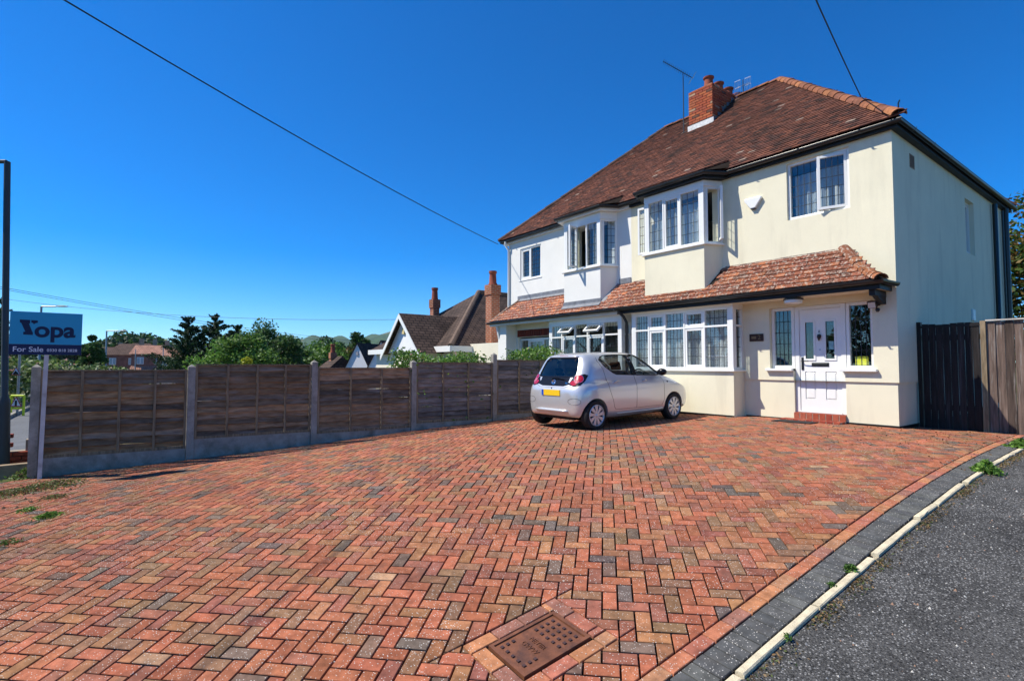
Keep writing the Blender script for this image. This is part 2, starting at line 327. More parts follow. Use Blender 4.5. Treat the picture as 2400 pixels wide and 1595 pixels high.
def proj(P):
    q = WM3 @ (np.asarray(P, float) - CAM); return 1200+FPX*q[0]/q[2], 797.5+FPX*q[1]/q[2], q[2]
def sheet(name, xs, ys, zf, mat, parent=None, kind=None):
    X, Y = np.meshgrid(xs, ys); Z = zf(X, Y); nx, ny = len(xs), len(ys)
    me = bpy.data.meshes.new(name)
    me.from_pydata(np.c_[X.ravel(), Y.ravel(), Z.ravel()].tolist(), [], [(j*nx+i, j*nx+i+1, (j+1)*nx+i+1, (j+1)*nx+i) for j in range(ny-1) for i in range(nx-1)])
    me.materials.append(mat); smooth_mesh(me); o = bpy.data.objects.new(name, me); link(o, parent)
    if kind: o['kind'] = kind
    return o
def fence_x(y): return -(10.2 - .066*y)

# ground sheet reaching the horizon
def gz(X, Y):
    near = field(np.clip(X, -16, 6), np.clip(Y, -8, 16)) - .14
    far = np.full_like(X, .05)
    d = np.maximum(np.maximum(-12.2 - X, X - 7), np.maximum(-9 - Y, Y - 19)); t = np.clip(d/6, 0, 1); t = t*t*(3-2*t)
    return near*(1-t) + far*t
gx = np.r_[-6000, -2500, -900, -300, -120, -60, np.arange(-34, 21, 1.), 40, 120, 400, 1500, 6000]
gy = np.r_[-6000, -1500, -400, -100, -40, np.arange(-22, 39, 1.), 60, 120, 300, 900, 2500, 6000]
sheet('ground', gx, gy, gz, MT['earth'], kind='structure')

# ------------------------------------------------------------------ driveway: joint bed and block pavers
XB = -1.905            # inner edge of the border course along the kerb
drive = sheet('driveway', np.r_[-10.3, np.arange(-10, -1.9, .4), -1.60], np.arange(-3.2, 11.6, .4), lambda X, Y: field(X, Y) - .018, MT['sand'], kind='structure')
PA = np.array([.0749, .0692]); PB = np.array([-.0691, .0740]); PO = np.array([-2.6066, 2.6054])
def hp(poly, nx, ny, c):       # keep nx*x+ny*y <= c
    o = []
    for i in range(len(poly)):
        p, q = poly[i], poly[(i+1) % len(poly)]; a = nx*p[0]+ny*p[1]-c; b = nx*q[0]+ny*q[1]-c
        if a <= 0: o.append(p)
        if a*b < 0: t = a/(a-b); o.append((p[0]+(q[0]-p[0])*t, p[1]+(q[1]-p[1])*t))
    return o
def area(poly): return .5*sum(poly[i][0]*poly[(i+1) % len(poly)][1]-poly[(i+1) % len(poly)][0]*poly[i][1] for i in range(len(poly)))
def inset(poly, d):
    if area(poly) < 0: poly = poly[::-1]
    o = list(poly)
    for i in range(len(poly)):
        p, q = poly[i], poly[(i+1) % len(poly)]; ex, ey = q[0]-p[0], q[1]-p[1]; l = math.hypot(ex, ey)
        if l < 1e-6: continue
        nx, ny = ey/l, -ex/l; o = hp(o, nx, ny, nx*p[0]+ny*p[1]-d)
        if len(o) < 3: return []
    return o
MHX0, MHX1, MHY0, MHY1 = -2.655, -2.315, 1.835, 2.345      # manhole cover
MT['stud'] = pmat('worn_iron_stud', (.06,.03,.025), rough=.5, var=.3, spec=.5)
HX0, HX1, HY0, HY1 = MHX0-.115, MHX1+.115, MHY0-.115, MHY1+.115
def minus_rect(poly):
    out = []; rest = poly
    for nx, ny, c in ((1, 0, HX0), (-1, 0, -HX1), (0, 1, HY0), (0, -1, -HY1)):
        a = hp(rest, nx, ny, c)
        if len(a) >= 3 and abs(area(a)) > 2e-4: out.append(a)
        rest = hp(rest, -nx, -ny, -c)
        if len(rest) < 3: break
    return out
def inside_drive(poly):
    out = hp(poly, 1, 0, XB); out = hp(out, 0, 1, 11.42) if out else out
    if len(out) >= 3: out = hp(out, -1, .066, 10.2-.07)      # fence side
    if len(out) < 3: return []
    cx = sum(p[0] for p in out)/len(out)
    if cx < -3.2: out = hp(out, 0, 1, 10.05 if -8.55 < cx < -5.88 else 10.47)
    return out if len(out) >= 3 else []
from mathutils import noise as mnoise
def paver_color(x, y, rnd):
    g = mnoise.noise(Vector((x*.55, y*.55, 3.1)))*.5+.5; g2 = mnoise.noise(Vector((x*1.7, y*1.7, 9.1)))
    p = rnd.random()
    dk = .03 + .24*max(0, g-.38) + .06*max(0, min(1, (-x-3)/4))*(1 if y < 3 else .3)
    if p < dk: c = rnd.choice([(.17, .115, .085), (.14, .105, .085), (.2, .12, .085)])
    elif p < dk+.14: c = (.25, .135, .075)
    elif p < dk+.30: c = (.34, .155, .075)
    elif p < dk+.46: c = (.29, .11, .072)
    elif p < .997: c = (.37, .125, .066)
    else: c = (.38, .22, .13)
    k = .9*rnd.uniform(.8, 1.16) * (1 - .16*g2) * (1 - .22*max(0, min(1, (-x-4.2)/3))*max(0, min(1, (2.2-y)/2)))
    return tuple(max(.02, v*k*rnd.uniform(.95, 1.05)) for v in c)
def paver_faces(mb, poly, c, jz=0., zf=None):
    base = inset(poly, .0052)
    if len(base) < 3: return
    top = inset(base, .003)
    if len(top) != len(base): top = [tuple(np.array(p)*.96+np.mean(base, 0)*.04) for p in base]
    n = len(base); zz = lambda p, d: (p[0], p[1], (zf(p) if zf else 0)+d+jz)
    vs = [zz(p, 0) for p in top]+[zz(p, -.0035) for p in base]+[zz(p, -.03) for p in base]
    mb.add(vs, [tuple(range(n))]+[(n+i, n+(i+1) % n, (i+1) % n, i) for i in range(n)]+[(2*n+i, 2*n+(i+1) % n, n+(i+1) % n, n+i) for i in range(n)], c)
prnd = random.Random(5); full = []; cut = []
for i in range(-200, 140):
    for j in range(-60, 90):
        # lattice translations (1,1) and (2,-2); one upright and one lying block each
        u0, v0 = i+2*j, i-2*j
        for (du, dv, wu, wv) in ((0, 2, 1, 2), (0, 1, 2, 1)):
            cu, cv = u0+du+wu/2, v0+dv+wv/2
            c = PO+PA*cu+PB*cv
            if not (-10.6 < c[0] < -1.7 and -3 < c[1] < 11.6): continue
            P = [tuple(PO+PA*(u0+du+a)+PB*(v0+dv+b)) for a, b in ((0, 0), (wu, 0), (wu, wv), (0, wv))]
            q = inside_drive(P)
            if len(q) < 3 or abs(area(q)) < 4e-4: continue
            whole = abs(abs(area(q))-abs(area(P))) < 1e-6
            if HX0-.2 < c[0] < HX1+.2 and HY0-.2 < c[1] < HY1+.2:
                parts = minus_rect(q); whole = whole and len(parts) == 1 and abs(abs(area(parts[0]))-abs(area(P))) < 1e-6
                if not whole:
                    cut += parts; continue
            if whole: full.append((c[0], c[1], wu > wv))
            else: cut.append(q)
full = [(x, y, h, *proj((x, y, fz(x, y)))) for x, y, h in full]
def vis(t): return t[5] > .5 and -60 < t[3] < 2460 and t[4] < 1680
order = sorted(range(len(full)), key=lambda k: full[k][5] if vis(full[k]) else 1e3+k*1e-3)
single = set(order[:300])
la, lb = float(np.hypot(*PA)), float(np.hypot(*PB))
pm = MB(); hw, hh = la, lb/2
paver_faces(pm, [(-la, -lb/2), (la, -lb/2), (la, lb/2), (-la, lb/2)], None); pme = pm.mesh('paver'); pme.materials.append(MT['paver_o'])
pangle = math.atan2(PA[1], PA[0]); rest = MB()
Zf = field(np.array([t[0] for t in full]), np.array([t[1] for t in full]))
for k, t in enumerate(full):
    x, y, h = t[:3]; c = paver_color(x, y, prnd); jz = prnd.uniform(-.0022, .0022)
    if k in single:
        n = fnormal(x, y); n = (n + Vector((prnd.uniform(-.008, .008), prnd.uniform(-.008, .008), 0))).normalized()
        ex = Vector((math.cos(pangle), math.sin(pangle), 0)) if h else Vector((-math.sin(pangle), math.cos(pangle), 0))
        ex = (ex - n*ex.dot(n)).normalized(); ey = n.cross(ex)
        M = Matrix(((ex.x, ey.x, n.x, x), (ex.y, ey.y, n.y, y), (ex.z, ey.z, n.z, float(Zf[k])+jz), (0, 0, 0, 1)))
        instance('paver', pme, drive, M, c)
    else:
        i2 = (PA, PB*.5) if h else (PA*.5, PB)
        P = [(x+sx*i2[0][0]+sy*i2[1][0], y+sx*i2[0][1]+sy*i2[1][1]) for sx, sy in ((-1, -1), (1, -1), (1, 1), (-1, 1))]
        gxx, gyy = .0, 0.
        e = .05; z0 = float(Zf[k])
        n = None
        paver_faces(rest, P, c, jz, lambda p: 0.)
        # drop the last 12 vertices onto the ground
        vs = rest.v[-12:]; zz = field(np.array([v[0] for v in vs]), np.array([v[1] for v in vs]))
        rest.v[-12:] = [(v[0], v[1], v[2]+float(z)) for v, z in zip(vs, zz)]
for q in cut:
    cx, cy = np.mean(q, 0); paver_faces(rest, q, paver_color(cx, cy, prnd), prnd.uniform(-.002, .002), lambda p: fz(*p))
def course(x0, x1, y0, y1, step, pal, along_y=True, jit=.1):
    y = y0
    while y < y1-.02:
        e = min(y+step, y1); c = prnd.choice(pal); k = prnd.uniform(1-jit, 1+jit)
        paver_faces(rest, [(x0, y), (x1, y), (x1, e), (x0, e)], tuple(v*k for v in c), prnd.uniform(-.002, .002), lambda p: fz(*p)); y = e
REDS = [(.42,.18,.085), (.38,.14,.075), (.36,.125,.08), (.35,.17,.09), (.27,.12,.085)]
GREYS = [(.088,.089,.088), (.08,.082,.081), (.096,.096,.092), (.105,.106,.098)]
course(XB+.001, XB+.101, -3, 11.4, .202, REDS); course(XB+.102, -1.617, -3, 11.4, .102, GREYS)
for a in ((HX0, MHX0-.012, HY0, MHY1+.1), (MHX1+.012, HX1, MHY0-.1, HY1)):      # surround of the manhole
    course(a[0]+.003, a[1], a[2], a[3], .204, REDS)
for y0, y1, x0, x1 in ((HY0, MHY0-.012, MHX0-.01, HX1), (MHY1+.012, HY1, HX0, MHX1+.01)):
    x = x0
    while x < x1-.02:
        e = min(x+.204, x1); c = prnd.choice(REDS); paver_faces(rest, [(x, y0), (e, y0), (e, y1), (x, y1)], c, 0, lambda p: fz(*p)); x = e
ro = rest.build('paver_field', MT['paver_c'], drive); ro['kind'] = 'stuff'

# kerb edging stones along the drive
kerb = sheet('kerb', np.array([-1.64, -1.55]), np.arange(-3, 11.5, .5), lambda X, Y: field(X, Y)-.05, MT['earth'], kind='structure')
y = -2.6; krnd = random.Random(3)
while y < 11.3:
    L = krnd.choice([.9, .91, .9, .62, .35, .45]); e = min(y+L, 11.35); x0 = -1.615+krnd.uniform(-.006, .012); sk = krnd.uniform(-.012, .012)
    if 4.25 < y < 4.5: sk = .03
    m = MB(); ys = np.linspace(y+.004, e-.006, 6); lift = krnd.uniform(.002, .009)
    for a, b in zip(ys[:-1], ys[1:]): pass
    prof = [(0, -.12), (.0, -.004), (.008, 0), (.043, 0), (.05, -.006), (.05, -.12)]
    vs = []
    for q in ys:
        xo = x0+sk*(q-y)/L
        for dx, dz in prof: vs.append((xo+dx*(1+krnd.uniform(-.05, .05)), q, fz(xo, q)+lift+dz+(krnd.uniform(-.002, .002) if dz > -.1 else 0)))
    n = len(prof); fs = [(i*n+j, i*n+j+1, (i+1)*n+j+1, (i+1)*n+j) for i in range(5) for j in range(n-1)]
    fs = [f[::-1] for f in fs]+[tuple(range(n)), tuple(range(6*n-1, 5*n-1, -1))]
    m.add(vs, fs).build('kerb_stone', MT['edging'], kerb); y = e + (krnd.uniform(.0, .02) if krnd.random() < .8 else .07)

# tarmac lane beside the drive
sheet('side_road', np.r_[-1.562, np.arange(-1.4, 12, .5)], np.arange(-9, 14.1, .5), lambda X, Y: field(np.clip(X, -2, 6), np.clip(Y, -6, 13)) - .014 - .008*np.clip((X+1.56)*8, 0, 1), MT['tarmac'], kind='structure')
grit = MB(); grnd = random.Random(8)
for k in range(900):
    x = -1.55+abs(grnd.gauss(0, .8)); yy = grnd.uniform(1.2, 11); s = grnd.uniform(.003, .009)*(1.6 if grnd.random() < .08 else 1)
    if x > 2: continue
    z = fz(x, yy)-.023; g = grnd.choice([(.4,.4,.38), (.22,.22,.22), (.5,.47,.42), (.3,.18,.12)])
    a = grnd.random()*6; vs = [(x+s*math.cos(a+t)*grnd.uniform(.6, 1.2), yy+s*math.sin(a+t)*grnd.uniform(.6, 1.2), z) for t in (0, 1.6, 3.1, 4.7)]+[(x, yy, z+s*1.1)]
    grit.add(vs, [(0, 1, 4), (1, 2, 4), (2, 3, 4), (3, 0, 4)], g)
for k in range(420):      # grit and petals lying on the pavers
    x = grnd.uniform(-9.5, -1.7); yy = grnd.uniform(-1, 8); s = grnd.uniform(.003, .007); z = fz(x, yy)+.0005; g = grnd.choice([(.65,.62,.55), (.5,.46,.4), (.06,.04,.03), (.7,.66,.6)])
    a = grnd.random()*6; vs = [(x+s*math.cos(a+t)*grnd.uniform(.6, 1.3), yy+s*math.sin(a+t)*grnd.uniform(.6, 1.3), z) for t in (0, 1.6, 3.1, 4.7)]+[(x, yy, z+s*.6)]
    grit.add(vs, [(0, 1, 4), (1, 2, 4), (2, 3, 4), (3, 0, 4)], g)
MT['grit'] = pmat('grit', rough=.9, var=.1, src='col')
g_ = grit.build('grit', MT['grit']); tag(g_, 'pale stone grit scattered over tarmac and paving', 'grit', kind='stuff')

# manhole cover
zc = lambda x, y: fz(-2.485, 2.09) + (x+2.485)*(fz(-2.3, 2.09)-fz(-2.67, 2.09))/.37 + (y-2.09)*(fz(-2.485, 2.35)-fz(-2.485, 1.83))/.52
mh = thing('manhole_cover', (-2.485, 2.09, zc(-2.485, 2.09)), 'rusty brown rectangular meter cover with raised studs set in the paving', 'manhole cover')
def zbox(m, x0, x1, y0, y1, d0, d1):
    m.add([(x, yy, zc(x, yy)+d) for d in (d0, d1) for x, yy in ((x0, y0), (x1, y0), (x1, y1), (x0, y1))], [(0,3,2,1),(4,5,6,7),(0,1,5,4),(1,2,6,5),(2,3,7,6),(3,0,4,7)])
m = MB(); t = .022
zbox(m, MHX0, MHX1, MHY0, MHY0+t, -.06, .004); zbox(m, MHX0, MHX1, MHY1-t, MHY1, -.06, .004); zbox(m, MHX0, MHX0+t, MHY0+t, MHY1-t, -.06, .004); zbox(m, MHX1-t, MHX1, MHY0+t, MHY1-t, -.06, .004)
m.build('frame', MT['iron'], mh)
m = MB(); zbox(m, MHX0+t+.005, MHX1-t-.005, MHY0+t+.005, MHY1-t-.005, -.05, -.004); lid = m.build('lid', MT['iron'], mh)
sx = lambda u: MHX0+t+.005+u*(MHX1-MHX0-2*t-.01); sy = lambda v: MHY0+t+.005+v*(MHY1-MHY0-2*t-.01)
studs = [(u, v) for v in (.045, ) for u in (.09, .27, .45, .63, .81)]+[(.09, .135), (.81, .135), (.09, .225), (.81, .225)]+[(u, v) for v in (.60, .70, .80, .90) for u in (.12, .30, .48, .66, .84)]
for u, v in studs:
    m = MB(); zbox(m, sx(u), sx(u)+.018, sy(v), sy(v)+.018, -.006, .003); m.build('stud', MT['stud'], lid)
def text(s, size, mat, M, parent, name='lettering', extrude=.001, align='CENTER', shear=0, bold=0):
    cu = bpy.data.curves.new(name, 'FONT'); cu.body = s; cu.size = size; cu.extrude = extrude; cu.align_x = align; cu.align_y = 'CENTER'; cu.shear = shear; cu.offset = bold
    o = bpy.data.objects.new('tmp', cu); col.objects.link(o); dg = bpy.context.evaluated_depsgraph_get(); me = bpy.data.meshes.new_from_object(o.evaluated_get(dg)); bpy.data.objects.remove(o)
    me.name = name; me.materials.clear(); me.materials.append(mat); o2 = bpy.data.objects.new(name, me); return link(o2, parent, M)
def mat_axes(o, ex, ey):
    ex = Vector(ex).normalized(); ey = Vector(ey); ey = (ey-ex*ey.dot(ex)).normalized(); ez = ex.cross(ey); o = Vector(o)
    return Matrix(((ex.x, ey.x, ez.x, o.x), (ex.y, ey.y, ez.y, o.y), (ex.z, ey.z, ez.z, o.z), (0, 0, 0, 1)))
ex_ = (1, 0, zc(1, 0)-zc(0, 0)); ey_ = (0, 1, zc(0, 1)-zc(0, 0))
for s_, v, sz in (('METER', .46, .045), ('GWW', .33, .05)):
    x, yy = sx(.5), sy(v); text(s_, sz, MT['iron'], mat_axes((x, yy, zc(x, yy)-.003), ex_, ey_), lid, 'raised_lettering', .003)

# ------------------------------------------------------------------ the pair of houses
YF = 10.5; XP = -8.83; XR = -3.2; XL = -14.05; YB = 18.7; ZT = 6.06; YBAY = 10.08
house = thing('semi_detached_house', (-6, 14.5, 1.0), 'cream rendered semi-detached house with white front door and leaded bay windows', 'house')
nbr = thing('semi_detached_house', (-11.4, 14.5, 1.0), 'white rendered semi-detached house joined to the cream one, hedge in front', 'house')

def wall_holes(mb, P, u0, u1, w0, w1, holes, dep):
    """front sheet of a wall with openings and reveals; P(u, w, d) maps to the world, d = depth inwards"""
    us = sorted({u0, u1, *[min(max(h[i], u0), u1) for h in holes for i in (0, 1)]}); ws = sorted({w0, w1, *[min(max(h[i], w0), w1) for h in holes for i in (2, 3)]})
    H = lambda a, b: any(h[0] < a < h[1] and h[2] < b < h[3] for h in holes)
    for i in range(len(us)-1):
        for j in range(len(ws)-1):
            a, b, c, d = us[i], us[i+1], ws[j], ws[j+1]; cx, cy = (a+b)/2, (c+d)/2
            if H(cx, cy):
                for (n_u, n_w, q) in ((us[i-1]*.5+a*.5 if i else None, cy, ((a, c), (a, d))), (us[i+2]*.5+b*.5 if i+2 < len(us) else None, cy, ((b, d), (b, c))),
                                      (cx, ws[j-1]*.5+c*.5 if j else None, ((b, c), (a, c))), (cx, ws[j+2]*.5+d*.5 if j+2 < len(ws) else None, ((a, d), (b, d)))):
                    if n_u is None or n_w is None or not H(n_u, n_w):
                        (p, r) = q; mb.add([P(*p, 0), P(*r, 0), P(*r, dep), P(*p, dep)], [(0, 1, 2, 3)])
            else:
                mb.add([P(a, c, 0), P(b, c, 0), P(b, d, 0), P(a, d, 0)], [(0, 1, 2, 3)])

class PF:       # a vertical plane: origin, horizontal direction, outward normal
    def __init__(s, O, U, N): s.O, s.U, s.N = Vector(O), Vector(U).normalized(), Vector(N).normalized()
    def p(s, u, z, d=0): return s.O + s.U*u + Vector((0, 0, z)) + s.N*d
    def box(s, mb, u0, u1, z0, z1, d0, d1, c=None): return mb.obox(s.p(u0, z0, d0), s.U*(u1-u0), Vector((0, 0, z1-z0)), s.N*(d1-d0), c)

def light_unit(win, pf, u0, u1, z0, z1, nx, nz, sash, op, fm, lead=True):
    """one light of a window: optional sash, pane and leading, swung open by op = (side, degrees)"""
    xf = None
    if op:
        side, deg = op; a = R_(deg)
        if side == 'T':
            o = pf.p(0, z1, .02); ax = pf.U; a = a if True else a
        else:
            o = pf.p(u0 if side == 'L' else u1, 0, .02); ax = Vector((0, 0, 1))
        test = Matrix.Rotation(a, 3, ax) @ (pf.p((u0+u1)/2, (z0+z1)/2) - o)
        if test.dot(pf.N) < (pf.p((u0+u1)/2, (z0+z1)/2)-o).dot(pf.N): a = -a
        Rm = Matrix.Rotation(a, 3, ax); xf = lambda p: Rm @ (p-o) + o
    g = 0
    if sash:
        m = MB(); m.xf = xf; s = .048; e = .003; a, b, c, d = u0+e, u1-e, z0+e, z1-e
        pf.box(m, a, a+s, c, d, -.03, .022); pf.box(m, b-s, b, c, d, -.03, .022); pf.box(m, a+s, b-s, c, c+s, -.03, .022); pf.box(m, a+s, b-s, d-s, d, -.03, .022)
        m.build('sash', fm, win, bevel=.004); g = s+e
    m = MB(); m.xf = xf; pf.box(m, u0+g, u1-g, z0+g, z1-g, -.016, -.010); m.build('pane', MT['glass'], win)
    if lead:
        m = MB(); m.xf = xf; t = .0055
        for i in range(1, nx):
            u = u0+g+(u1-u0-2*g)*i/nx; pf.box(m, u-t, u+t, z0+g, z1-g, -.0095, -.007)
        us = [u0+g+(u1-u0-2*g)*i/nx for i in range(nx+1)]
        for k in range(1, nz):
            z = z0+g+(z1-z0-2*g)*k/nz
            for i in range(nx): pf.box(m, us[i]+(t if i else 0), us[i+1]-(t if i < nx-1 else 0), z-t, z+t, -.0095, -.007)
        m.build('leading', MT['lead'], win)

def window(parent, pf, w, h, cols, fm=None, fr=.05, dep=.065, sill=None, curtain='lace', name='window', label=None, ctop=1., back=-.1):
    """cols: [(width share, [(height share, nx, nz, sash, open) from the bottom up])]; frame, mullions and transoms butt end to end"""
    fm = fm or MT['upvc']; m = MB(); mu = fr*.8
    pf.box(m, 0, fr, 0, h, -dep/2, dep/2); pf.box(m, w-fr, w, 0, h, -dep/2, dep/2); pf.box(m, fr, w-fr, 0, fr, -dep/2, dep/2); pf.box(m, fr, w-fr, h-fr, h, -dep/2, dep/2)
    tot = sum(c[0] for c in cols); inner = w-2*fr-mu*(len(cols)-1); u = fr; L = []
    for i, (cw, rows) in enumerate(cols):
        a, b = u, u+inner*cw/tot
        if i < len(cols)-1: pf.box(m, b, b+mu, fr, h-fr, -dep/2, dep/2)
        zt = sum(r[0] for r in rows); ih = h-2*fr-mu*(len(rows)-1); z = fr
        for j, (rh, nx, nz, sash, op) in enumerate(rows):
            c, d = z, z+ih*rh/zt; L.append((a, b, c, d, nx, nz, sash, op))
            if j < len(rows)-1: pf.box(m, a, b, d, d+mu, -dep/2, dep/2)
            z = d+mu
        u = b+mu
    win = m.build(name, fm, parent, bevel=.004)
    if label: win['label'] = label
    for l in L: light_unit(win, pf, *l, fm)
    if sill:
        m = MB(); pf.box(m, -sill, w+sill, -.03, -.001, -.03, .075); m.build('sill', fm, win, bevel=.006)
    if curtain:
        for (a, b) in ([(fr, w-fr)] if curtain in ('lace', 'lace2') else [(fr, w*.3), (w*.72, w-fr)]):
            n = max(24, int((b-a)*60)); vs = []; ph = random.uniform(0, 6)
            for i in range(n+1):
                u = a+(b-a)*i/n; dd = back-.02*math.sin(u*52+ph)-.012*math.sin(u*23+ph*2)
                vs += [pf.p(u, .02, dd), pf.p(u, (h-.03)*ctop, dd)]
            c = MB(); c.add(vs, [(2*i, 2*i+2, 2*i+3, 2*i+1) for i in range(n)]); c.build('curtain', MT[curtain], win, smooth=True)
    return win
FACE = lambda x, z, Y: PF((x, Y, z), (1, 0, 0), (0, -1, 0))

LBXA, LBXB = -8.52, -5.885
# ---- cream house walls
mb = MB(); F = lambda u, w_, d: (u, YF+d, w_)
DX0, DX1, DX2, DX3 = -5.335, -4.885, -3.985, -3.535; ZS = 2.0; ZH = 3.195
UW = (-4.935, -3.83, 4.885, 6.0)
UB = (-8.02, -6.55, 4.72, 5.95); LB = (-8.45, -5.95, 2.0, 3.2)
wall_holes(mb, F, XP, XR, .6, 1.775, [(DX1, DX2, 1.10, 3)], .16)
F2 = lambda u, w_, d: (u, YF-.028+d, w_)
wall_holes(mb, F2, XP, XR+.028, 1.775, ZT+.2, [(DX0, DX1, ZS, ZH), (DX1, DX2, 1.0, ZH), (DX2, DX3, ZS, ZH), UW, UB, LB], .19)
mb.add([(XP, YF-.028, 1.775), (DX1, YF-.028, 1.775), (DX1, YF+.01, 1.775), (XP, YF+.01, 1.775)], [(0, 3, 2, 1)])
mb.add([(DX2, YF-.028, 1.775), (XR+.028, YF-.028, 1.775), (XR+.028, YF+.01, 1.775), (DX2, YF+.01, 1.775)], [(0, 3, 2, 1)])
SW = (14.82, 15.52, 4.53, 5.74)
S = lambda u, w_, d: (XR-d, u, w_)
wall_holes(mb, S, YF, YB, .6, 1.775, [], .1)
S2 = lambda u, w_, d: (XR+.028-d, u, w_)
SW2 = (15.9, 17.2, 1.9, 2.95); SW3 = (14.6, 14.95, 2.4, 2.83)
wall_holes(mb, S2, YF-.028, YB, 1.775, ZT+.2, [SW, SW2, SW3], .15)
mb.add([(XR+.028, YF-.028, 1.775), (XR+.028, YB, 1.775), (XR-.01, YB, 1.775), (XR-.01, YF-.028, 1.775)], [(0, 3, 2, 1)])
mb.add([(XP, YB, .6), (XR+.028, YB, .6), (XR+.028, YB, ZT+.2), (XP, YB, ZT+.2)], [(1, 0, 3, 2)])
house_wall = mb.build('wall', MT['cream'], house)
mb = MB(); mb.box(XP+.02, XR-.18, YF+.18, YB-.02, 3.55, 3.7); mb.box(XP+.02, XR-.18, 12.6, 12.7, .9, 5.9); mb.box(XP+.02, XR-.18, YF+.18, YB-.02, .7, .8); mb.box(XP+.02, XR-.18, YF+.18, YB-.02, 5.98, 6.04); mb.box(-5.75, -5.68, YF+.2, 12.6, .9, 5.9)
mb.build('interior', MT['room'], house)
for b_ in ((XP, -8.53, YF-.012, YF-.002, .55, 1.03), (LBXA, LBXB, 10.068, 10.078, .55, 1.045), (-5.86, DX1, YF-.012, YF-.002, .55, 1.045), (DX2, XR+.012, YF-.012, YF-.002, .55, 1.055), (XR+.002, XR+.012, YF, 18, .55, 1.05)):
    m = MB(); m.box(*b_); m.build('wall_foot_strip', MT['blackt'], house)  # thin black strip along the foot of the walls

# upper right window with its right casement ajar
w_ = UW[1]-UW[0]; h_ = UW[3]-UW[2]
window(house, FACE(UW[0], UW[2], YF+.05), w_, h_, [(1, [(1, 4, 5, False, None)]), (1, [(1, 4, 5, True, ('R', 17))])], sill=.06, curtain='lace2', back=-.2, ctop=.85)
# side windows
window(house, PF((XR-.09, SW[0], SW[2]), (0, 1, 0), (1, 0, 0)), SW[1]-SW[0], SW[3]-SW[2], [(1, [(1, 3, 5, True, None)])], sill=.02, curtain='lace2')
window(house, PF((XR-.09, SW2[0], SW2[2]), (0, 1, 0), (1, 0, 0)), SW2[1]-SW2[0], SW2[3]-SW2[2], [(1, [(1, 3, 4, True, None)]), (1, [(1, 3, 4, False, None)])], curtain=None)
window(house, PF((XR-.09, SW3[0], SW3[2]), (0, 1, 0), (1, 0, 0)), SW3[1]-SW3[0], SW3[3]-SW3[2], [(1, [(1, 1, 1, False, None)])], curtain=None)

# ---- bays
def bay(parent, xl, xr, yb, z0, zs, zh, matw, front_cols, side_rows, side_l_open=None, side_r_open=None, cant=.0, apron=True, curtain='lace', head=.1, ctop=1.):
    """projecting bay: apron wall, window front, glazed returns"""
    e = cant; post = .075
    if apron:
        m = MB(); m.prism([(xl, yb, z0), (xr, yb, z0), (xr+e, YF, z0), (xl-e, YF, z0)], (0, 0, zs-.02-z0)); m.build('bay_wall', matw, parent)
    m = MB(); m.prism([(xl-.045, yb-.055, zs-.02), (xr+.045, yb-.055, zs-.02), (xr+e+.05, YF-.03, zs-.02), (xl-e-.05, YF-.03, zs-.02)], (0, 0, .035)); m.build('bay_sill', MT['upvc'], parent, bevel=.006)
    z1 = zs+.016
    for x in (xl, xr-post):
        m = MB(); m.box(x, x+post, yb, yb+post, z1, zh); m.build('corner_post', MT['upvc'], parent, bevel=.005)
    window(parent, FACE(xl+post, z1, yb+.035), xr-xl-2*post, zh-z1, front_cols, curtain=curtain, back=-.14, ctop=ctop)
    for sgn, x, op in ((1, xr, side_r_open), (-1, xl, side_l_open)):
        a = Vector((x, yb+post, z1)); b = Vector((x+sgn*e, YF-.03, z1)); U = (b-a); wd = U.length; U.normalize(); N = Vector((U.y, -U.x, 0)); N = N if N.x*sgn > 0 else -N
        rows = [(r[0], r[1], r[2], bool(op) or r[3], op) for r in side_rows]
        window(parent, PF(a - N*.035, U, N), wd, zh-z1, [(1, rows)], curtain=None)
    m = MB(); m.prism([(xl-.004, yb-.004, zh+.001), (xr+.004, yb-.004, zh+.001), (xr+e+.004, YF-.03, zh+.001), (xl-e-.004, YF-.03, zh+.001)], (0, 0, head)); m.build('bay_head', matw if apron == 'up' else MT['upvc'], parent)
LBX0, LBX1 = -8.52, -5.885; lz1 = float(onY(1715, 703, YBAY)[2])
zst = 2.0-.0
bay(house, LBX0, LBX1, YBAY, .6, 1.955, 3.27, MT['cream'],
    [(34, [(.93, 5, 4, False, None), (.35, 5, 2, False, None)]), (40, [(.93, 4, 4, True, None), (.35, 4, 2, True, None)]), (44, [(.93, 5, 4, False, None), (.35, 5, 2, False, None)]), (43, [(.93, 4, 4, True, None), (.35, 4, 2, True, None)]), (49, [(.93, 5, 4, False, None), (.35, 5, 2, False, None)])],
    [(.93, 2, 4, False, None), (.35, 2, 2, False, None)], head=.13)
UY = 10.07
UX0 = float(onY(1511, 600, UY)[0]); UX1 = float(onY(1650, 570, UY)[0]); 
bay(house, UX0, UX1, UY, 3.45, 4.665, 5.93, MT['cream'],
    [(30, [(1, 3, 5, False, None)]), (32, [(1, 3, 5, True, None)]), (35, [(1, 3, 5, False, None)])], [(1, 3, 5, True, None)],
    side_l_open=('L', 62), side_r_open=('R', 76), cant=.2, curtain='lace2', head=.12, ctop=.8)

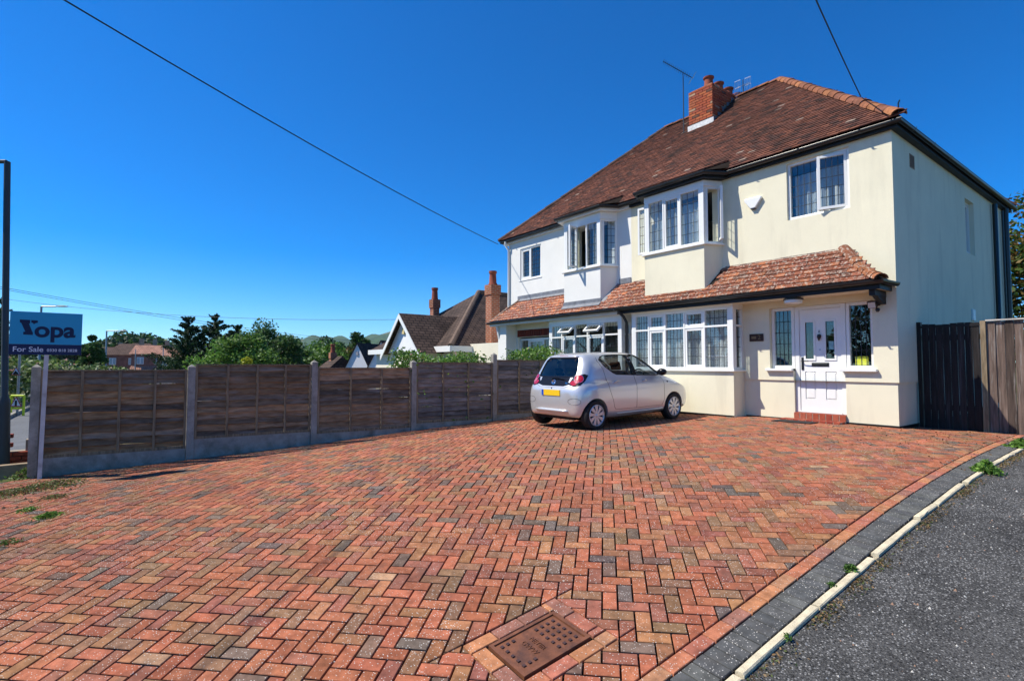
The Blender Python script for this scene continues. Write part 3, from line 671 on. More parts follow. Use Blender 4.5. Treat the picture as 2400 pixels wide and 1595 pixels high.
# ---- front door set
def XZ(zx, zy, Y, o=(1780, 640), s=3.92): q = onY(o[0]+zx/s, o[1]+zy/s, Y); return float(q[0]), float(q[2])
YD = YF+.085
for (a, b, nx, nz) in ((DX0, DX1, 4, 5), (DX2, DX3, 4, 4)):
    window(house, FACE(a+.004, ZS+.005, YD), b-a-.008, ZH-ZS-.01, [(1, [(1, nx, nz, False, None)])], curtain=None, fr=.055)
    m = MB(); m.box(a-.07, b+.06 if b > -4 else b, YF-.10, YD-.02, ZS-.045, ZS+.003); m.build('sill', MT['upvc'], house, bevel=.005)
m = MB(); zb = 1.175
m.box(DX1+.004, DX1+.085, YD-.035, YD+.035, zb, ZH-.005); m.box(DX2-.085, DX2-.004, YD-.035, YD+.035, zb, ZH-.005); m.box(DX1+.085, DX2-.085, YD-.035, YD+.035, ZH-.07, ZH-.005); m.box(DX1+.085, DX2-.085, YD-.05, YD+.035, zb, zb+.03)
m.build('door_frame', MT['upvc'], house, bevel=.004)
L0, L1, B0, B1 = DX1+.089, DX2-.089, zb+.034, ZH-.074
gl = [(.12, .38), (.62, .88)]; lw, lh = L1-L0, B1-B0
mb = MB(); D3 = lambda u, w2, d: (u, YD-.022+d, w2)
holes = [(L0+lw*a, L0+lw*b, B0+lh*.50, B0+lh*.885) for a, b in gl]+[(L0+lw*a, L0+lw*b, B0+lh*.115, B0+lh*.385) for a, b in gl]
wall_holes(mb, D3, L0, L1, B0, B1, holes, .02)
mb.box(L0, L1, YD-.002, YD+.02, B0, B0+lh*.5); mb.box(L0, L0+lw*.12, YD-.002, YD+.02, B0+lh*.5, B1); mb.box(L1-lw*.12, L1, YD-.002, YD+.02, B0+lh*.5, B1); mb.box(L0+lw*.38, L0+lw*.62, YD-.002, YD+.02, B0+lh*.5, B1)
door = mb.build('door', MT['door'], house)
for h in holes[2:]:
    m = MB(); i = .018; x0, x1, z0, z1 = h; y0 = YD-.004; y1 = YD-.019
    m.add([(x0+.004, y0, z0+.004), (x1-.004, y0, z0+.004), (x1-.004, y0, z1-.004), (x0+.004, y0, z1-.004), (x0+i+.01, y1, z0+i+.01), (x1-i-.01, y1, z0+i+.01), (x1-i-.01, y1, z1-i-.01), (x0+i+.01, y1, z1-i-.01)],
          [(4, 5, 6, 7), (0, 1, 5, 4), (1, 2, 6, 5), (2, 3, 7, 6), (3, 0, 4, 7)]); m.build('panel', MT['door'], door)
for h in holes[:2]:
    m = MB(); x0, x1, z0, z1 = h; t = .022; m.box(x0-.012, x0+t, YD-.034, YD-.024, z0-.012, z1+.012); m.box(x1-t, x1+.012, YD-.034, YD-.024, z0-.012, z1+.012); m.box(x0+t, x1-t, YD-.034, YD-.024, z0-.012, z0+t); m.box(x0+t, x1-t, YD-.034, YD-.024, z1-t, z1+.012); m.build('glazing_bead', MT['door'], door, bevel=.003)
    m = MB(); m.box(x0+.002, x1-.002, YD-.012, YD-.007, z0+.002, z1-.002); m.build('pane', MT['glass'], door)
m = MB(); cx = (L0+L1)/2; zl = B0+lh*.455
m.box(cx-.15, cx+.15, YD-.032, YD-.0225, zl-.036, zl+.036); m.box(cx-.13, cx+.13, YD-.039, YD-.0325, zl-.018, zl+.018); m.build('letterbox', MT['blackp'], door, bevel=.003)
m = MB(); zk = B0+lh*.735; m.cyl((cx, YD-.0225, zk), (cx, YD-.05, zk), .03, .024, 14); m.lathe((cx, YD-.052, zk-.02), (0, -.15, -1), [(.0, -.06), (.03, -.04), (.036, 0), (.02, .045), (.006, .075)], 10); m.cyl((cx, YD-.05, zk+.06), (cx, YD-.04, zk+.11), .01, .004, 8); m.build('knocker', MT['blackp'], door)
m = MB(); zk = B0+lh*.60; m.cyl((cx, YD-.0225, zk), (cx, YD-.034, zk), .014, .014, 12); m.build('spyhole', MT['alu'], door)
m = MB(); xh = L0+.045; zk = B0+lh*.475; m.box(xh-.02, xh+.02, YD-.034, YD-.0225, zk-.14, zk+.10); m.tube([(xh, YD-.034, zk+.03), (xh, YD-.075, zk+.03), (xh+.03, YD-.08, zk+.03), (xh+.13, YD-.08, zk+.025)], .009, 8); m.build('door_handle', MT['blackp'], door)
# notice in the right side light and paper in the door glass
m = MB(); m.box(-3.86, -3.66, YD+.012, YD+.015, ZS+.07, ZS+.225); o = m.build('notice', pmat('yellow_notice', (.72,.72,.06), rough=.7, var=.05), house)
m = MB(); m.box(L0+lw*.70, L0+lw*.82, YD+.001, YD+.003, B0+lh*.60, B0+lh*.68); m.build('notice', pmat('pale_notice', (.45,.72,.7), rough=.7, var=.1), door)
# brick steps
def brickmesh(l, d, h, bev=.004):
    m = MB(); m.box(-l/2, l/2, -d/2, d/2, -h/2, h/2); me = m.mesh('brick'); bm = bmesh.new(); bm.from_mesh(me); bmesh.ops.bevel(bm, geom=list(bm.edges), offset=bev, segments=1, affect='EDGES'); bm.to_mesh(me); bm.free(); me.materials.append(MT['brick_o']); return me
SBR = [(.30,.065,.04), (.34,.08,.045), (.25,.05,.035), (.36,.10,.06)]
brnd = random.Random(21)
def step(name, x0, x1, y0, y1, z0, z1):
    m = MB(); m.box(x0+.006, x1-.006, y0+.006, y1, z0, z1-.006); st = m.build(name, MT['mortar'], house)
    n = round((x1-x0)/.112); wv = (x1-x0)/n; me = brickmesh(wv-.012, min(.21, y1-y0), z1-z0-.004)
    for i in range(n): instance('brick', me, st, Matrix.Translation((x0+wv*(i+.5), y0+min(.21, y1-y0)/2, (z0+z1)/2)) @ Matrix.Rotation(brnd.uniform(-.01, .01), 4, 'Z'), brnd.choice(SBR))
step('door_step', DX1-.005, DX2+.005, YF-.05, YF+.06, 1.055, 1.172)
step('door_step', DX1-.15, DX2+.005, YF-.30, YF-.05, .93, 1.065)
dm = MB(); ztm = lambda x, y: fz(x, y)+.003
q = [gf(1852, 995.5), gf(1945, 1003.5)]
x0, x1 = -5.02, -4.33; y0, y1 = 9.84, 10.17
dm.add([(x, y, ztm(x, y)+d) for d in (0, .014) for x, y in ((x0, y0), (x1, y0), (x1, y1), (x0, y1))], [(0,3,2,1),(4,5,6,7),(0,1,5,4),(1,2,6,5),(2,3,7,6),(3,0,4,7)])
mat_o = dm.build('doormat', MT['rubber']); tag(mat_o, 'black rubber doormat lying below the brick door steps', 'doormat')

# ---- wall fittings of the cream house
al = thing('alarm_box', (-5.6, YF-.03, 5.35), 'white shield-shaped burglar alarm box on the cream wall', 'alarm box')
m = MB(); xa, za = -5.60, 5.40; loop = [(xa-.17, za+.10), (xa+.17, za+.10), (xa+.185, za+.06), (xa+.05, za-.12), (xa-.05, za-.12), (xa-.185, za+.06)]
m.prism([(x, YF-.03, z) for x, z in loop], (0, -.065, 0)); m.build('casing', MT['upvc'], al, bevel=.012)
m = MB(); m.box(xa-.045, xa+.045, YF-.09, YF-.035, za-.137, za-.117); m.build('strobe', MT['blackp'], al)
pl = thing('house_number_plaque', (-5.6, YF-.03, 2.62), 'dark carved wooden house number plaque beside the bay', 'plaque')
m = MB(); m.box(-5.745, -5.455, YF-.05, YF-.0285, 2.55, 2.70); m.build('plate', pmat('dark_wood', (.05,.025,.018), rough=.6, var=.3, scale=12, stretch=(2,2,14)), pl, bevel=.006)
gold = pmat('gilt', (.25,.17,.08), rough=.5, var=.2)
text('2', .13, gold, mat_axes((-5.535, YF-.052, 2.625), (1, 0, 0), (0, 0, 1)), pl, 'numeral', .002)
m = MB(); m.box(-5.70, -5.60, YF-.053, YF-.0505, 2.60, 2.65); m.build('carved_motif', gold, pl)
fl = thing('security_floodlight', (-3.47, YF-.03, 3.17), 'small black security floodlight with sensor on cream wall', 'floodlight')
fx, fzz = XZ(1045, 298, YF-.15)
m = MB(); m.obox((fx-.07, YF-.20, fzz-.05), (.14, 0, 0), (0, .07, .03), (0, -.04, .11)); m.cyl((fx+.05, YF-.13, fzz+.0), (fx+.06, YF-.03, fzz+.02), .014, .014, 8); m.build('lamp_housing', MT['blackp'], fl, bevel=.008)
m = MB(); m.obox((fx-.055, YF-.2035, fzz-.042), (.11, 0, 0), (0, -.003, -.001), (0, -.034, .09)); m.build('lens', pmat('lamp_glass', (.55,.55,.5), rough=.15, var=.05, spec=.6), fl)
m = MB(); m.lathe((fx+.05, YF-.11, fzz-.075), (0, -.3, -1), [(.0, -.04), (.03, -.03), (.035, 0), (.02, .03), (0, .036)], 12); m.build('sensor', MT['blackp'], fl, smooth=True)
ll = thing('porch_lamp', (-4.85, 10.0, 3.3), 'round flat white lamp under the porch soffit beside the bay', 'lamp')
lx = float(onY(1858, 699, 10.1)[0])
m = MB(); m.cyl((lx, 10.12, 3.30), (lx, 10.12, 3.275), .17, .17, 20); m.build('lamp_base', MT['blackp'], ll)
m = MB(); m.lathe((lx, 10.12, 3.275), (0, 0, -1), [(.155, 0), (.155, .05), (.12, .065), (0, .07)], 20); m.build('lamp_shade', MT['upvc'], ll, smooth=40)
vb = MB(); vb.box(XR+.028, XR+.034, 11.33, 11.58, 5.62, 5.87); v_ = vb.build('air_brick', pmat('vent_clay', (.34,.24,.16), rough=.9, var=.1), house)
for i in range(4):
    m = MB(); m.box(XR+.0345, XR+.037, 11.35+i*.055, 11.385+i*.055, 5.64, 5.85); m.build('slot', pmat('vent_slot', (.16,.11,.08), rough=1), v_)
m = MB(); m.box(XR+.028, XR+.07, 14.98, 15.18, 3.05, 3.3); m.build('extractor_vent', MT['upvc'], house, bevel=.01)

# ------------------------------------------------------------------ roofs
EY, EZ = 10.32, 6.21; RY, RZ = 14.5, 9.93
XRE, XRA, XLE, XLA = -3.0, -6.93, -14.4, -10.74; YBE = 18.9
SL = math.hypot(RY-EY, RZ-EZ); SY, SZ = (RY-EY)/SL, (RZ-EZ)/SL
def rp(x, s, d=0): return Vector((x, EY+SY*s-SZ*d, EZ+SZ*s+SY*d))        # point on the front slope
def hipx(s): t = s/SL; return XLE+(XLA-XLE)*t, XRE+(XRA-XRE)*t
def roof_base(parent, xa, xb, hip_right):
    m = MB(); P = lambda x, y, z: (x, y, z)
    if hip_right:
        A = [(XP, EY, EZ), (XRE, EY, EZ), (XRA, RY, RZ), (XP, RY, RZ)]; B = [(XRE, EY, EZ), (XRE, YBE, EZ), (XRA, RY, RZ)]; Cc = [(XRE, YBE, EZ), (XP, YBE, EZ), (XP, RY, RZ), (XRA, RY, RZ)]; base = [(XP, EY, EZ), (XP, YBE, EZ), (XRE, YBE, EZ), (XRE, EY, EZ)]
    else:
        A = [(XLE, EY, EZ), (XP, EY, EZ), (XP, RY, RZ), (XLA, RY, RZ)]; B = [(XLE, YBE, EZ), (XLE, EY, EZ), (XLA, RY, RZ)]; Cc = [(XP, YBE, EZ), (XLE, YBE, EZ), (XLA, RY, RZ), (XP, RY, RZ)]; base = [(XLE, EY, EZ), (XLE, YBE, EZ), (XP, YBE, EZ), (XP, EY, EZ)]
    for q in (A, B, Cc, base): m.add(q, [tuple(range(len(q)))])
    return m.build('roof', MT['under'], parent)
roof_r = roof_base(house, XP, XRE, True); roof_l = roof_base(nbr, XLE, XP, False)
# plain tiles
TILE = MB(); TILE.add([(-.080, -.004, .03), (.080, -.004, .03), (.080, .17, .006), (-.080, .17, .006), (-.080, -.004, .008), (.080, -.004, .008), (.081, .17, -.008), (-.081, .17, -.008)],
                      [(0, 1, 2, 3), (4, 5, 1, 0), (5, 6, 2, 1), (7, 4, 0, 3)])
tile_me = TILE.mesh('roof_tile'); tile_me.materials.append(MT['tile_o'])
ptile_me = TILE.mesh('porch_tile'); ptile_me.materials.append(MT['ptile_o'])
trnd = random.Random(12)
def tile_col(x, s):
    p = trnd.random(); g = mnoise.noise(Vector((x*.35, s*.35, 5)))
    c = (.15,.063,.043) if p < .5 else (.12,.054,.04) if p < .74 else (.20,.08,.05) if p < .87 else (.08,.045,.036) if p < .993 else (.29,.21,.16)
    k = trnd.uniform(.8, 1.15)*(1+.25*g); return tuple(v*k for v in c)
def tile_mat(o, ex, ey): return mat_axes(o, ex, ey)
def bake(mb, M, c):
    mb.add([M @ Vector(v) for v in TILE.v], TILE.f, c)
CHX0, CHX1, CHY0, CHY1 = -9.14, -8.22, 13.35, 15.6
tiles = []
rows = int(SL/.1)
for r in range(rows+1):
    s = r*.1; a, b = hipx(s); off = .0835 if r % 2 else 0
    k = math.floor((a-off)/.167)
    x = k*.167+off
    while x < b:
        if a-.03 < x < b+.03:
            y_ = EY+SY*s
            if not (CHX0-.02 < x < CHX1+.02 and y_ > CHY0-.05): tiles.append((x, s))
        x += .167
mid = lambda x, s: (Vector((0, 0, 2.06))-rp(x, s)).length
right = sorted([t for t in tiles if t[0] > XP], key=lambda t: mid(*t)); ind = set(right[:300])
fr, fl_ = MB(), MB()
for (x, s) in tiles:
    M = tile_mat(rp(x+trnd.uniform(-.004, .004), s+trnd.uniform(-.006, .006), trnd.uniform(0, .006)+.004*mnoise.noise(Vector((x, s, 0)))), (1, trnd.uniform(-.012, .012), trnd.uniform(-.03, .03)), (0, SY, SZ))
    c = tile_col(x, s)
    if (x, s) in ind: instance('roof_tile', tile_me, roof_r, M, c)
    else: bake(fr if x > XP else fl_, M, c)
for m, ro_ in ((fr, roof_r), (fl_, roof_l)):
    o = m.build('tile_courses', MT['tile_c'], ro_); o['kind'] = 'stuff'
# half-round hip and ridge tiles
def hipline(a, b, parent, n=None, r=.105, name='hip_tile', mat=None, pal=((.23,.095,.055), (.29,.115,.06), (.19,.08,.05), (.31,.13,.06))):
    a, b = Vector(a), Vector(b); L = (b-a).length; n = n or max(2, round(L/.32)); d = (b-a)/n; du = d.normalized(); sd = du.cross(Vector((0, 0, 1))).normalized(); up = sd.cross(du)
    m = MB(); seg = 8; prof = [(math.cos(math.pi*i/seg), math.sin(math.pi*i/seg)) for i in range(seg+1)]; l = d.length
    vs = []
    for q, rr in ((-.02, r*1.06), (l*.5, r), (l, r*.93), (-.02, r*.92)):
        for cx_, sz_ in prof: vs.append((q, cx_*rr, sz_*rr*.8-.035))
    k = seg+1; m.add(vs, [(i*k+j, i*k+j+1, (i+1)*k+j+1, (i+1)*k+j) for i in range(2) for j in range(seg)]+[(3*k+j, 3*k+j+1, j+1, j) for j in range(seg)])
    me = m.mesh(name); me.materials.append(mat or MT['tile_o']); smooth_mesh(me, 50)
    for i in range(n):
        o = a+d*i+up*trnd.uniform(-.006, .01); M = Matrix(((du.x, sd.x, up.x, o.x), (du.y, sd.y, up.y, o.y), (du.z, sd.z, up.z, o.z), (0, 0, 0, 1)))
        c = trnd.choice(pal); k_ = trnd.uniform(.8, 1.15); instance(name, me, parent, M, tuple(v*k_ for v in c))
hipline((XRE-.02, EY+.02, EZ+.05), (XRA, RY, RZ+.03), roof_r, r=.12); hipline((XLE, EY, EZ+.03), (XLA, RY, RZ+.03), roof_l, pal=((.1,.06,.045),))
hipline((XRA, RY, RZ+.03), (CHX1, RY, RZ+.03), roof_r, name='ridge_tile'); hipline((CHX0, RY, RZ+.03), (XLA, RY, RZ+.03), roof_l, name='ridge_tile')
hipline((XRE-.02, YBE, EZ+.05), (XRA, RY, RZ+.03), roof_r); 
m = MB(); m.tube([(-3.02, 10.33, 6.26), (-3.02, 10.33, 6.42), (-2.99, 10.31, 6.46)], .012, 6); m.build('hip_iron', MT['blackp'], roof_r)

# bay roofs: a shallow tiled skirt running out over each upper bay
def bay_roof(parent_roof, x0, x1, yb, e=.12, cant=.25):
    ya = yb-.17; m = MB(); s1 = .42
    A, B = Vector((x0-e, ya, EZ-.02)), Vector((x1+e, ya, EZ-.02)); Cc, D = rp(x1+e+cant, s1, .005), rp(x0-e-cant, s1, .005)
    m.add([A, B, Cc, D], [(0, 1, 2, 3)]); C2, D2 = rp(x1+e+cant+.12, 0.05, .004), rp(x0-e-cant-.12, 0.05, .004)
    m.add([B, C2, Cc], [(0, 1, 2)]); m.add([A, D, D2], [(0, 1, 2)]); m.add([A, D2, C2, B], [(0, 1, 2, 3)])
    br = m.build('bay_roof', MT['under'], parent_roof); t = MB(); n = 7; up = (D-A); 
    for r in range(n):
        f = r/n; a = A.lerp(D, f); b = B.lerp(Cc, f); L = (b-a).length; k = int(L/.167)
        for i in range(k):
            o = a+(b-a).normalized()*((i+.5+(.0 if r % 2 else .3))*.167)+Vector((0, 0, .012)); Mx = tile_mat(o, (b-a), ((D-A)+(Cc-B))); bake(t, Mx, tile_col(o.x, o.y))
    o = t.build('bay_tile_courses', MT['tile_c'], parent_roof); o['kind'] = 'stuff'
bay_roof(roof_r, UX0, UX1, UY)
NUX0, NUX1 = float(onY(1322, 620, UY)[0]), float(onY(1407, 620, UY)[0])
bay_roof(roof_l, NUX0, NUX1, UY)

# fascia, soffit, gutter
def eaves(parent, pts, matf, matg, gz=6.16, fz0=6.06, fz1=6.2, goff=.085, wallpts=None):
    """fascia board, soffit and half-round gutter along a plan polyline"""
    m = MB(); g = MB(); P = [Vector((p[0], p[1], 0)) for p in pts]; n = len(P)
    nr = []
    for i in range(n):
        v = Vector((0, 0, 0))
        if i: d = (P[i]-P[i-1]).normalized(); v += Vector((d.y, -d.x, 0))
        if i < n-1: d = (P[i+1]-P[i]).normalized(); v += Vector((d.y, -d.x, 0))
        v.normalize(); nr.append(v)
    up = lambda p, z: Vector((p.x, p.y, z))
    for i in range(n-1):
        a, b = P[i], P[i+1]; ai, bi = a-nr[i]*.022, b-nr[i+1]*.022
        m.add([up(a, fz0), up(b, fz0), up(b, fz1), up(a, fz1), up(ai, fz0), up(bi, fz0), up(bi, fz1), up(ai, fz1)], [(0, 1, 2, 3), (5, 4, 7, 6), (1, 0, 4, 5), (3, 2, 6, 7)])
        if wallpts:
            wa, wb = Vector((*wallpts[i], 0)), Vector((*wallpts[i+1], 0)); m.add([up(ai, fz0+.004), up(bi, fz0+.004), up(wb, fz0+.004), up(wa, fz0+.004)], [(0, 1, 2, 3)])
    m.build('fascia', matf, parent)
    prof = [(math.cos(math.pi+math.pi*k/10)*.056, math.sin(math.pi+math.pi*k/10)*.056) for k in range(11)]; prof += [(x*.86, y*.86) for x, y in prof[::-1]]
    k = len(prof); vs = []
    for i in range(n):
        for x, y in prof: vs.append(P[i]+nr[i]*(goff-.02+x)+Vector((0, 0, gz+y)))
    g.add(vs, [(i*k+j, i*k+(j+1) % k, (i+1)*k+(j+1) % k, (i+1)*k+j) for i in range(n-1) for j in range(k)]+[tuple(range(k)), tuple(range((n-1)*k, n*k))])
    g.tube([P[i]+nr[i]*(goff-.02+.053)+Vector((0, 0, gz+.004)) for i in range(n)], .009, 6)
    gut = g.build('gutter', matg, parent, smooth=50)
    for i in range(n-1):          # union brackets
        L = (P[i+1]-P[i]).length; c = max(0, int(L/.95))
        for q in range(c):
            o = P[i].lerp(P[i+1], (q+.5)/c); nn = nr[i] if i else nr[0]; d = (P[i+1]-P[i]).normalized(); nn = Vector((d.y, -d.x, 0)); mm = MB()
            vs = [o+d*t+nn*(goff-.02+x*1.09)+Vector((0, 0, gz+y*1.09)) for t in (-.018, .018) for x, y in prof[:11]]
            mm.add(vs, [(j, j+1, 11+j+1, 11+j) for j in range(10)]); mm.build('bracket', matg, gut)
GY = 10.385
ux0, ux1, uy = UX0-.1, UX1+.1, UY-.12
eaves(house, [(XP, GY), (ux0-.22, GY), (ux0, uy), (ux1, uy), (ux1+.24, GY), (XR+.14, GY), (XR+.14, YB)], MT['blackt'], MT['blackp'],
      wallpts=[(XP, YF-.03), (UX0-.2, YF-.03), (UX0, UY+.02), (UX1, UY+.02), (UX1+.2, YF-.03), (XR+.02, YF-.03), (XR+.02, YB)])
nux0, nux1 = NUX0-.12, NUX1+.12
eaves(nbr, [(XL-.2, 17), (XL-.2, GY), (nux0-.22, GY), (nux0, uy), (nux1, uy), (nux1+.24, GY), (XP-.002, GY)], MT['whitet'], MT['blackp'],
      wallpts=[(XL-.02, 17), (XL-.02, YF-.03), (NUX0-.2, YF-.03), (NUX0, UY+.02), (NUX1, UY+.02), (NUX1+.2, YF-.03), (XP, YF-.03)])

# ---- chimney stack of modelled bricks, shared by the pair
ch = MB(); chz1 = float(onY(1671, 192, CHY0)[2])
CX0 = float(onY(1614, 260, CHY0)[0]); CX1 = float(onY(1670, 240, CHY0)[0])
zroof = lambda y: EZ+(y-EY)*SZ/SY if y < RY else RZ-(y-RY)*SZ/SY
ch.box(CX0+.012, CX1-.012, CHY0+.012, CHY1-.012, zroof(CHY0)-.6, chz1-.01); chim = ch.build('chimney_stack', MT['mortar'], house)
bh, bl = .075, .235
def chim_bricks(p0, du, length, zlo, nrm, zhi):
    nc = int((zhi-zlo)/bh); me = brickmesh(bl-.012, .05, bh-.011, .004); me2 = brickmesh(bl/2-.012, .05, bh-.011, .004); du = Vector(du); nrm = Vector(nrm)
    for r in range(nc):
        z = zhi-(r+.5)*bh; u = 0 if r % 2 else -bl/2
        while u < length-.02:
            a, b = max(u, 0), min(u+bl, length)
            if b-a > .05:
                c = p0+du*((a+b)/2); 
                if z > zroof(c.y)+.1:
                    f = (b-a-.012)/(bl-.012); M = mat_axes((c.x+nrm.x*-.012, c.y+nrm.y*-.012, z), du, nrm.cross(Vector((0, 0, 1))).cross(nrm)*0+nrm) 
                    M = Matrix(((du.x, nrm.x, 0, c.x-nrm.x*.02), (du.y, nrm.y, 0, c.y-nrm.y*.02), (0, 0, 1, z), (0, 0, 0, 1))) @ Matrix.Diagonal((f, 1, 1, 1))
                    cc = brnd.choice([(.40,.11,.05), (.36,.09,.045), (.45,.14,.06), (.32,.085,.05), (.38,.12,.06)] if brnd.random() < .93 else [(.4,.25,.16), (.14,.07,.05)]); instance('brick', me, chim, M, cc)
            u += bl
chim_bricks(Vector((CX0, CHY0, 0)), (1, 0, 0), CX1-CX0, zroof(CHY0)+.12, (0, -1, 0), chz1)
chim_bricks(Vector((CX1, CHY0, 0)), (0, 1, 0), CHY1-CHY0, zroof(CHY0)+.1, (1, 0, 0), chz1)
m = MB(); m.box(CX0-.03, CX1+.03, CHY0-.014, CHY0+.002, zroof(CHY0)-.08, zroof(CHY0)+.15); m.build('flashing', pmat('pale_flashing', (.62,.62,.6), rough=.7, var=.35, scale=9), chim)
m = MB(); yy = CHY0
while yy < CHY1-.1:
    m.box(CX1+.008, CX1+.018, yy, yy+.235, min(zroof(yy), zroof(yy+.24))-.05, zroof(yy)+.16); yy += .24
m.build('stepped_flashing', MT['leadf'], chim)
for i in range(4):
    m = MB(); y0 = CHY0+.28+i*.52; xx = (CX0+CX1)/2+.1; m.lathe((xx, y0, chz1-.02), (0, 0, 1), [(.14, 0), (.135, .05), (.115, .32), (.15, .335), (.155, .37), (.115, .375), (.1, .2), (.1, 0)], 18)
    m.build('chimney_pot', MT['pot'], chim, smooth=40)
m = MB(); m.box(CX0+.04, CX1-.04, CHY0+.05, CHY1-.05, chz1-.02, chz1+.03); m.build('flaunching', MT['mortar'], chim)

# television aerials
def aerial(name, foot, top, label, boom):
    a = thing(name, foot, label, 'aerial'); foot, top = Vector(foot), Vector(top)
    m = MB(); m.cyl(foot, top, .016, .014, 8); m.build('mast', MT['steel'], a); boom(a, top); return a
ft = Vector((CX0-.16, CHY0-.02, zroof(CHY0)+.02))
tp = onY(1605, 178, CHY0-.02); tp = Vector((ft.x, ft.y, float(tp[2])))
def yagi(a, top):
    e = Vector(onY(1554, 144, CHY0-.5)); s = Vector(onY(1623, 183, CHY0+.1)); d = (e-s).normalized(); up = Vector((0, 0, 1)); sd = d.cross(up).normalized(); up = sd.cross(d)
    m = MB(); m.tube([s, e], .011, 6); m.tube([top+Vector((0, 0, 0)), s.lerp(e, .32)], .009, 6); m.build('boom', MT['blackp'], a)
    L = (e-s).length
    for i in range(14):
        p = s+d*(L*(.12+.86*i/13)); m = MB(); m.tube([p-sd*.12+up*.0, p+sd*.12], .006, 5); m.build('element', MT['steel'], a)
    m = MB(); m.obox(s-sd*.12+up*.04, sd*.24, up*.11, d*.008); m.obox(s-sd*.12-up*.15, sd*.24, up*.11, d*.008); m.build('reflector', MT['alu'], a)
aerial('television_aerial', ft, tp, 'long black comb-like television aerial on a mast beside the chimney', yagi)
ft2 = Vector((float(onY(1742, 226, 14.6)[0]), 14.6, RZ)); tp2 = Vector((ft2.x, 14.6, float(onY(1739, 188, 14.6)[2])))
def grid(a, top):
    for off in (-.16, .13):
        m = MB(); x0 = top.x+off-.09; x1 = top.x+off+.09; z1 = top.z+.02; z0 = z1-.42
        for i in range(5): x = x0+(x1-x0)*i/4; m.cyl((x, top.y+off*.2, z0), (x, top.y+off*.2, z1), .006, n=5)
        for z in (z0, (z0+z1)/2, z1): m.cyl((x0, top.y+off*.2+.012, z), (x1, top.y+off*.2+.012, z), .007, n=5)
        m.build('grid_panel', MT['alu'], a)
    m = MB(); m.cyl((top.x-.2, top.y, top.z-.17), (top.x+.2, top.y, top.z-.17), .008, n=6); m.build('crossbar', MT['alu'], a)
aerial('television_aerial', ft2, tp2, 'short silver grid aerial behind the roof ridge', grid)

# ------------------------------------------------------------------ porch roof across both fronts
PY, PZ, PWZ = 9.90, 3.47, 4.16
PXR, PXRT = XR-.03, -3.95           # right eave corner, right end of the top line
PXL, PXLT = -14.35, -13.45
pl_ = math.hypot(YF-PY, PWZ-PZ); QY, QZ = (YF-PY)/pl_, (PWZ-PZ)/pl_
def pp(x, s, d=0): return Vector((x, PY+QY*s-QZ*d, PZ+QZ*s+QY*d))
def porch(parent, xa, xb, ea, eb, hip):
    m = MB(); top = (ea, eb)
    m.add([(xa, PY, PZ), (xb, PY, PZ), (eb, YF-.02, PWZ), (ea, YF-.02, PWZ)], [(0, 1, 2, 3)])
    if hip == 'R': m.add([(xb, PY, PZ), (xb, YF-.02, PZ), (eb, YF-.02, PWZ)], [(0, 1, 2)])
    if hip == 'L': m.add([(xa, YF-.02, PZ), (xa, PY, PZ), (ea, YF-.02, PWZ)], [(0, 1, 2)])
    m.add([(xa, PY, PZ-.02), (xa, YF-.02, PZ-.02), (xb, YF-.02, PZ-.02), (xb, PY, PZ-.02)], [(0, 1, 2, 3)])
    return m.build('porch_roof', MT['under'], parent)
por_r = porch(house, XP, PXR, XP, PXRT, 'R'); por_l = porch(nbr, PXL, XP, PXLT, XP, 'L')
def ptile_col(x, nb):
    p = trnd.random(); c = (.205,.073,.042) if p < .5 else (.165,.06,.04) if p < .75 else (.28,.10,.048) if p < .9 else (.14,.065,.045)
    if nb: c = tuple(v*1.45 for v in c)
    k = trnd.uniform(.82, 1.15); return tuple(v*k for v in c)
pt = []; nr_ = int(pl_/.113)
for r in range(nr_+1):
    s = r*.113; t = s/pl_; a = PXL+(PXLT-PXL)*t; b = PXR+(PXRT-PXR)*t; off = .0835 if r % 2 else 0
    k = math.floor((a-off)/.167); x = k*.167+off
    while x < b:
        yq = PY+QY*s; blocked = (UX0-.17 < x < UX1+.17 and yq > UY-.02) or (NUX0-.17 < x < NUX1+.17 and yq > UY-.02)
        if a+.02 < x < b-.02 and not blocked: pt.append((x, s))
        x += .167
pr = sorted([t for t in pt if t[0] > XP], key=lambda t: -t[0]); pind = set(pr[:300]); mr_, ml_ = MB(), MB(); pnl = sorted([t for t in pt if t[0] <= XP], key=lambda t: -t[0]); pind |= set(pnl[:300])
for (x, s) in pt:
    M = tile_mat(pp(x+trnd.uniform(-.004, .004), s+trnd.uniform(-.004, .004), trnd.uniform(0, .005)), (1, 0, trnd.uniform(-.025, .025)), (0, QY, QZ))
    c = ptile_col(x, x < XP)
    if (x, s) in pind: instance('roof_tile', ptile_me, por_r if x > XP else por_l, M, c)
    else: bake(mr_ if x > XP else ml_, M, c)
for m, q in ((mr_, por_r), (ml_, por_l)):
    if m.f: o = m.build('tile_courses', MT['ptile_c'], q); o['kind'] = 'stuff'
t = MB()
for r in range(nr_+1):     # hip end facing the side
    s = r*.113/pl_; x = PXR+(PXRT-PXR)*s; y0 = PY+(YF-PY)*s; z = PZ+(PWZ-PZ)*s; k = int((YF-.03-y0)/.167)
    for i in range(k): bake(t, mat_axes((x-.07, y0+(i+.5)*.167, z+.012), (0, 1, 0), (PXRT-PXR, 0, PWZ-PZ)), ptile_col(0, False))
o = t.build('hip_tile_courses', MT['ptile_c'], por_r); o['kind'] = 'stuff'
